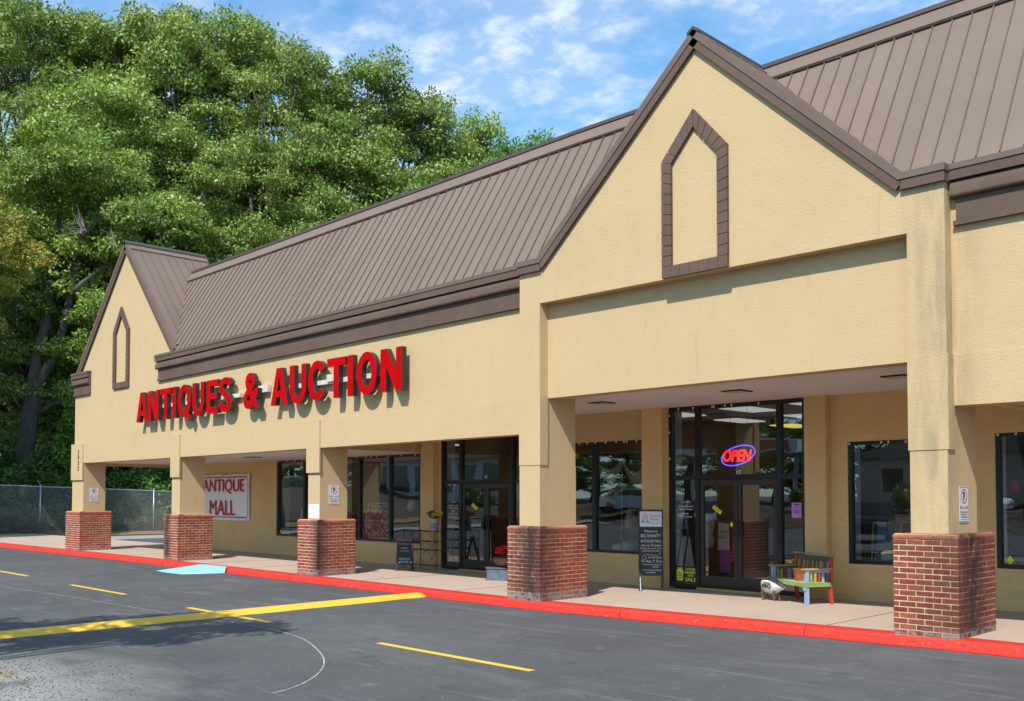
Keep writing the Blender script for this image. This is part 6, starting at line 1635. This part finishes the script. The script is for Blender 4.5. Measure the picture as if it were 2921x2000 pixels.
# ivy and dry brush along the fence: uncountable
n = 120; cs = np.zeros((n, 3)); t = rs.uniform(-2, 3.6, n)
for i in range(n):
    p = fp(t[i], rs.uniform(0.05, 0.75)) + V(-0.7 - rs.rand(), 0, 0); cs[i] = p
Q, ti = leaves(cs, rs.uniform(0.25, 0.5, n), 120, 0.14, 0.1, 0.4)
o = bpy.data.objects.new('dry_brush', leafmesh('dry_brush', Q, ti, 'leaf_brush')); COL.objects.link(o); o['kind'] = 'stuff'; o['label'] = 'dry brown brush and fallen leaves behind the fence'
n = 30; cs = np.zeros((n, 3)); t = rs.uniform(-2, 3.6, n)
for i in range(n): cs[i] = fp(t[i], rs.uniform(0.6, 1.8) * (0.5 + 0.5 * math.sin(t[i] * 2.7) ** 2)) + V(-0.35 - 0.4 * rs.rand(), 0, 0)
Q, ti = leaves(cs, rs.uniform(0.2, 0.45, n), 90, 0.13, 0.2, 0.7)
o = bpy.data.objects.new('ivy', leafmesh('ivy', Q, ti, 'leaf_dark')); COL.objects.link(o); o['kind'] = 'stuff'; o['label'] = 'green vines climbing along the back of the chain-link fence'
b = MB(); b.tube([P3(328, 1480, 49), P3(345, 1500, 48.3), P3(352, 1520, 47.9)], [0.05, 0.08, 0.12], 7); single('tree_stump', b, 'dead_wood', 'pale fallen limb behind the fence seen through the arch', 'fallen limb')

# parking-lot tree outside the frame on the left: its shade falls across the speed hump
T = thing('tree', 'young parking lot tree just outside the left of the frame', 'tree', (-10.2, -2.6, -0.12), world=True)
b = MB(); b.tube([(-10.2, -2.6, -0.15), (-10.3, -2.4, 2.5), (-10.4, -2.0, 5), (-10.3, -1.5, 8)], [0.16, 0.13, 0.1, 0.03], 8)
k_ = V(0.38, -1, 1.3)
tgt = [(-14.4, 5.0), (-14.7, 5.8), (-14.4, 6.6), (-13.9, 7.0), (-13.2, 6.6), (-12.9, 5.8), (-13.4, 5.2), (-12.4, 7.3), (-13.7, 4.6), (-13.0, 4.9), (-12.6, 6.3), (-12.35, 6.75), (-15.0, 4.3), (-15.6, 3.6)]
cs = []
for i, (gx, gy) in enumerate(tgt):
    s_ = 5.6 + 0.9 * math.sin(i * 2.1); c = V(gx, gy, -0.1) + k_ * s_; cs += [c + V(*(rs.normal(size=3) * 0.30)) for _ in range(7)]
    b.tube([(-10.35, -2.1, 4.5), Vector((-10.35, -2.1, 4.8)).lerp(c, 0.5) + V(0, 0, 0.4), c], [0.06, 0.04, 0.012], 5)
part('trunk', b, 'bark', T, smooth=True)
cs = np.array([list(c) for c in cs]); Q, ti = leaves(cs, rs.uniform(0.22, 0.42, len(cs)), 90, 0.14, 0.2, 0.6)
o = bpy.data.objects.new('crown', leafmesh('crown', Q - np.array(ORG[T.name]), ti, 'leaf_oak')); COL.objects.link(o); o.parent = T

# ------------------------------------------------------------------ across the lot (seen in the glass)
for i, x in enumerate(range(-34, 20, 3)):
    b = MB(); z = -0.112
    b.add([(x, -6, z), (x + 0.1, -6, z), (x + 2.1, -11, z), (x + 2.0, -11, z)], [(0, 1, 2, 3)]); struct('stall_line', b, 'white_paint')
b = MB(); vs = []; n = 40
for i in range(n + 1):
    x = -110 + 160 * i / n; vs += [(x, -20, -0.1), (x, -22.5, 0.35 + 0.15 * math.sin(i)), (x, -25, 0.75 + 0.15 * math.sin(i * 1.7)), (x, -28, 0.8), (x, -75, 1.0)]
b.add(vs, [(5 * i + j, 5 * i + j + 1, 5 * i + 6 + j, 5 * i + 5 + j) for i in range(n) for j in range(4)]); struct('embankment', b, 'scrub', 'brown embankment across the parking lot')
T = thing('restaurant', 'white fast food restaurant with red roof and yellow band across the lot', 'building', (-76, -34, 1.4), world=True)
b = MB(); b.box(-88, -66, -44, -34, 1.0, 5.4); part('wall', b, 'white_wall', T)
b = MB(); b.box(-88.5, -65.5, -44.5, -33.4, 5.4, 6.1); part('yellow_band', b, 'yellow_trim', T)
b = MB(); b.prism((V(-88.5, 0, 0), V(0, 1, 0), V(0, 0, 1), V(1, 0, 0)), [(-44.5, 6.1), (-33.4, 6.1), (-35.5, 8.6), (-42.5, 8.6)], 0, 23); part('roof', b, 'red_roof', T)
for x in (-86, -82.5, -79, -75.5, -72, -68.5):
    b = MB(); b.box(x, x + 2.2, -33.98, -33.95, 2.2, 4.8); part('window', b, 'window_dark', T)
T = thing('low_shop', 'low tan gabled office across the lot', 'building', (-24, -40, 1.4), world=True)
b = MB(); b.box(-34, -14, -50, -40, 1.2, 4.6); part('wall', b, 'tan_wall', T)
b = MB(); b.prism((V(0, -50.5, 0), V(1, 0, 0), V(0, 0, 1), V(0, 1, 0)), [(-35, 4.6), (-24, 7.6), (-13, 4.6)][::-1], 0, 11); part('roof', b, 'grey_roof', T)
for x in (-32, -27, -22, -18):
    b = MB(); b.box(x, x + 1.8, -39.98, -39.95, 2.0, 3.8); part('window', b, 'window_dark', T)
T = thing('fuel_canopy', 'white and red canopy across the lot', 'canopy', (-44, -38, 1.4), world=True)
b = MB(); b.box(-51, -38, -44, -38, 5.2, 6.2); part('fascia', b, 'white_wall', T)
b = MB(); b.box(-46, -38.5, -37.99, -37.96, 5.35, 6.05); part('red_band', b, 'red_roof', T)
for x in (-50, -40): b = MB(); b.box(x, x + 0.4, -42, -41.6, 1.3, 5.19); part('post', b, 'white_wall', T)
def car(loc, rz, m, label):
    T = thing('parked_car', label, 'car', loc, R(rz))
    prof = [(-2.1, 0.35), (-2.15, 0.75), (-2.0, 0.98), (-1.65, 1.05), (-1.3, 1.55), (0.4, 1.6), (1.05, 1.08), (1.9, 0.92), (2.12, 0.7), (2.1, 0.35)]
    b = MB(); b.prism((V(0, 0.87, 0), V(1, 0, 0), V(0, 0, 1), V(0, -1, 0)), prof[::-1], 0, 1.74); part('body', b, m, T)
    b = MB()
    for yy in (-0.875, 0.873): b.prism((V(0, yy, 0), V(1, 0, 0), V(0, 0, 1), V(0, 1, 0)), [(-1.5, 1.08), (0.9, 1.08), (0.35, 1.5), (-1.2, 1.48)], -0.004, 0.004)
    b.prism((V(0, -0.75, 0), V(1, 0, 0), V(0, 0, 1), V(0, 1, 0)), [(0.42, 1.58), (1.05, 1.09), (1.08, 1.10), (0.46, 1.60)], 0, 1.5); part('windows', b, 'window_dark', T)
    for x in (-1.3, 1.3):
        for yy in (-0.9, 0.7):
            b = MB(); b.lathe([(0.33, 0), (0.34, 0.03), (0.34, 0.17), (0.33, 0.2)], (0, 0, 0), 18); b.v = [(x + a, yy + c, 0.34 + d) for a, d, c in b.v]; part('wheel', b, 'rubber', T)
    for yy in (-0.6, 0.6): b = MB(); b.box(2.08, 2.13, yy - 0.18, yy + 0.18, 0.68, 0.82); part('headlight', b, 'sign_white', T)
car((-43.0, -23.5, 0.55), 130, 'car_silver', 'silver hatchback parked on the embankment across the lot')
car((-18.5, -9.0, -0.11), 70, 'car_dark', 'dark car parked across the lot')
car((-27.0, -9.5, -0.11), 70, 'car_silver', 'silver car parked in the row across the lot')
car((-20.5, -25.5, 0.75), 10, 'white_wall', 'white car parked on the embankment across the lot')
for i, (x, y) in enumerate(((-30, -26), (-24, -27), (-45, -26), (-15, -26), (-52, -25), (-9, -27), (-62, -27))):
    shrub(0, 1, 0, 1, 'leaf_dark', 'round bush on the embankment across the lot', 50 + i, at_xy=(x, y, 0.7, 1.6 + 0.2 * (i % 3), 1.2))
for i in range(24):
    x = -190 + i * 9.5 + rs.uniform(-2, 2); y = -50 + rs.uniform(-3, 3)
    T = tree('E', 0, 0, 0, (x, y, 0.6), i * 71, 'bushy tree low across the parking lot behind the camera'); T.scale = (1.3, 1.3, rs.uniform(0.45, 0.7)); T['group'] = 'bushy trees across the parking lot behind the camera'
for i in range(26):
    x = -185 + i * 8.5 + rs.uniform(-2, 2); y = -58 - 7 * (i % 2) + rs.uniform(-2, 2); q = rs.uniform(0.75, 1.05)
    T = tree('BCF'[i % 3], 0, 0, 0, (x, y, 0.8), i * 47, 'tree across the parking lot behind the camera'); T.scale = (q * 1.15, q * 1.15, q * 0.8); T['group'] = 'trees across the parking lot behind the camera'
bpy.context.view_layer.update()
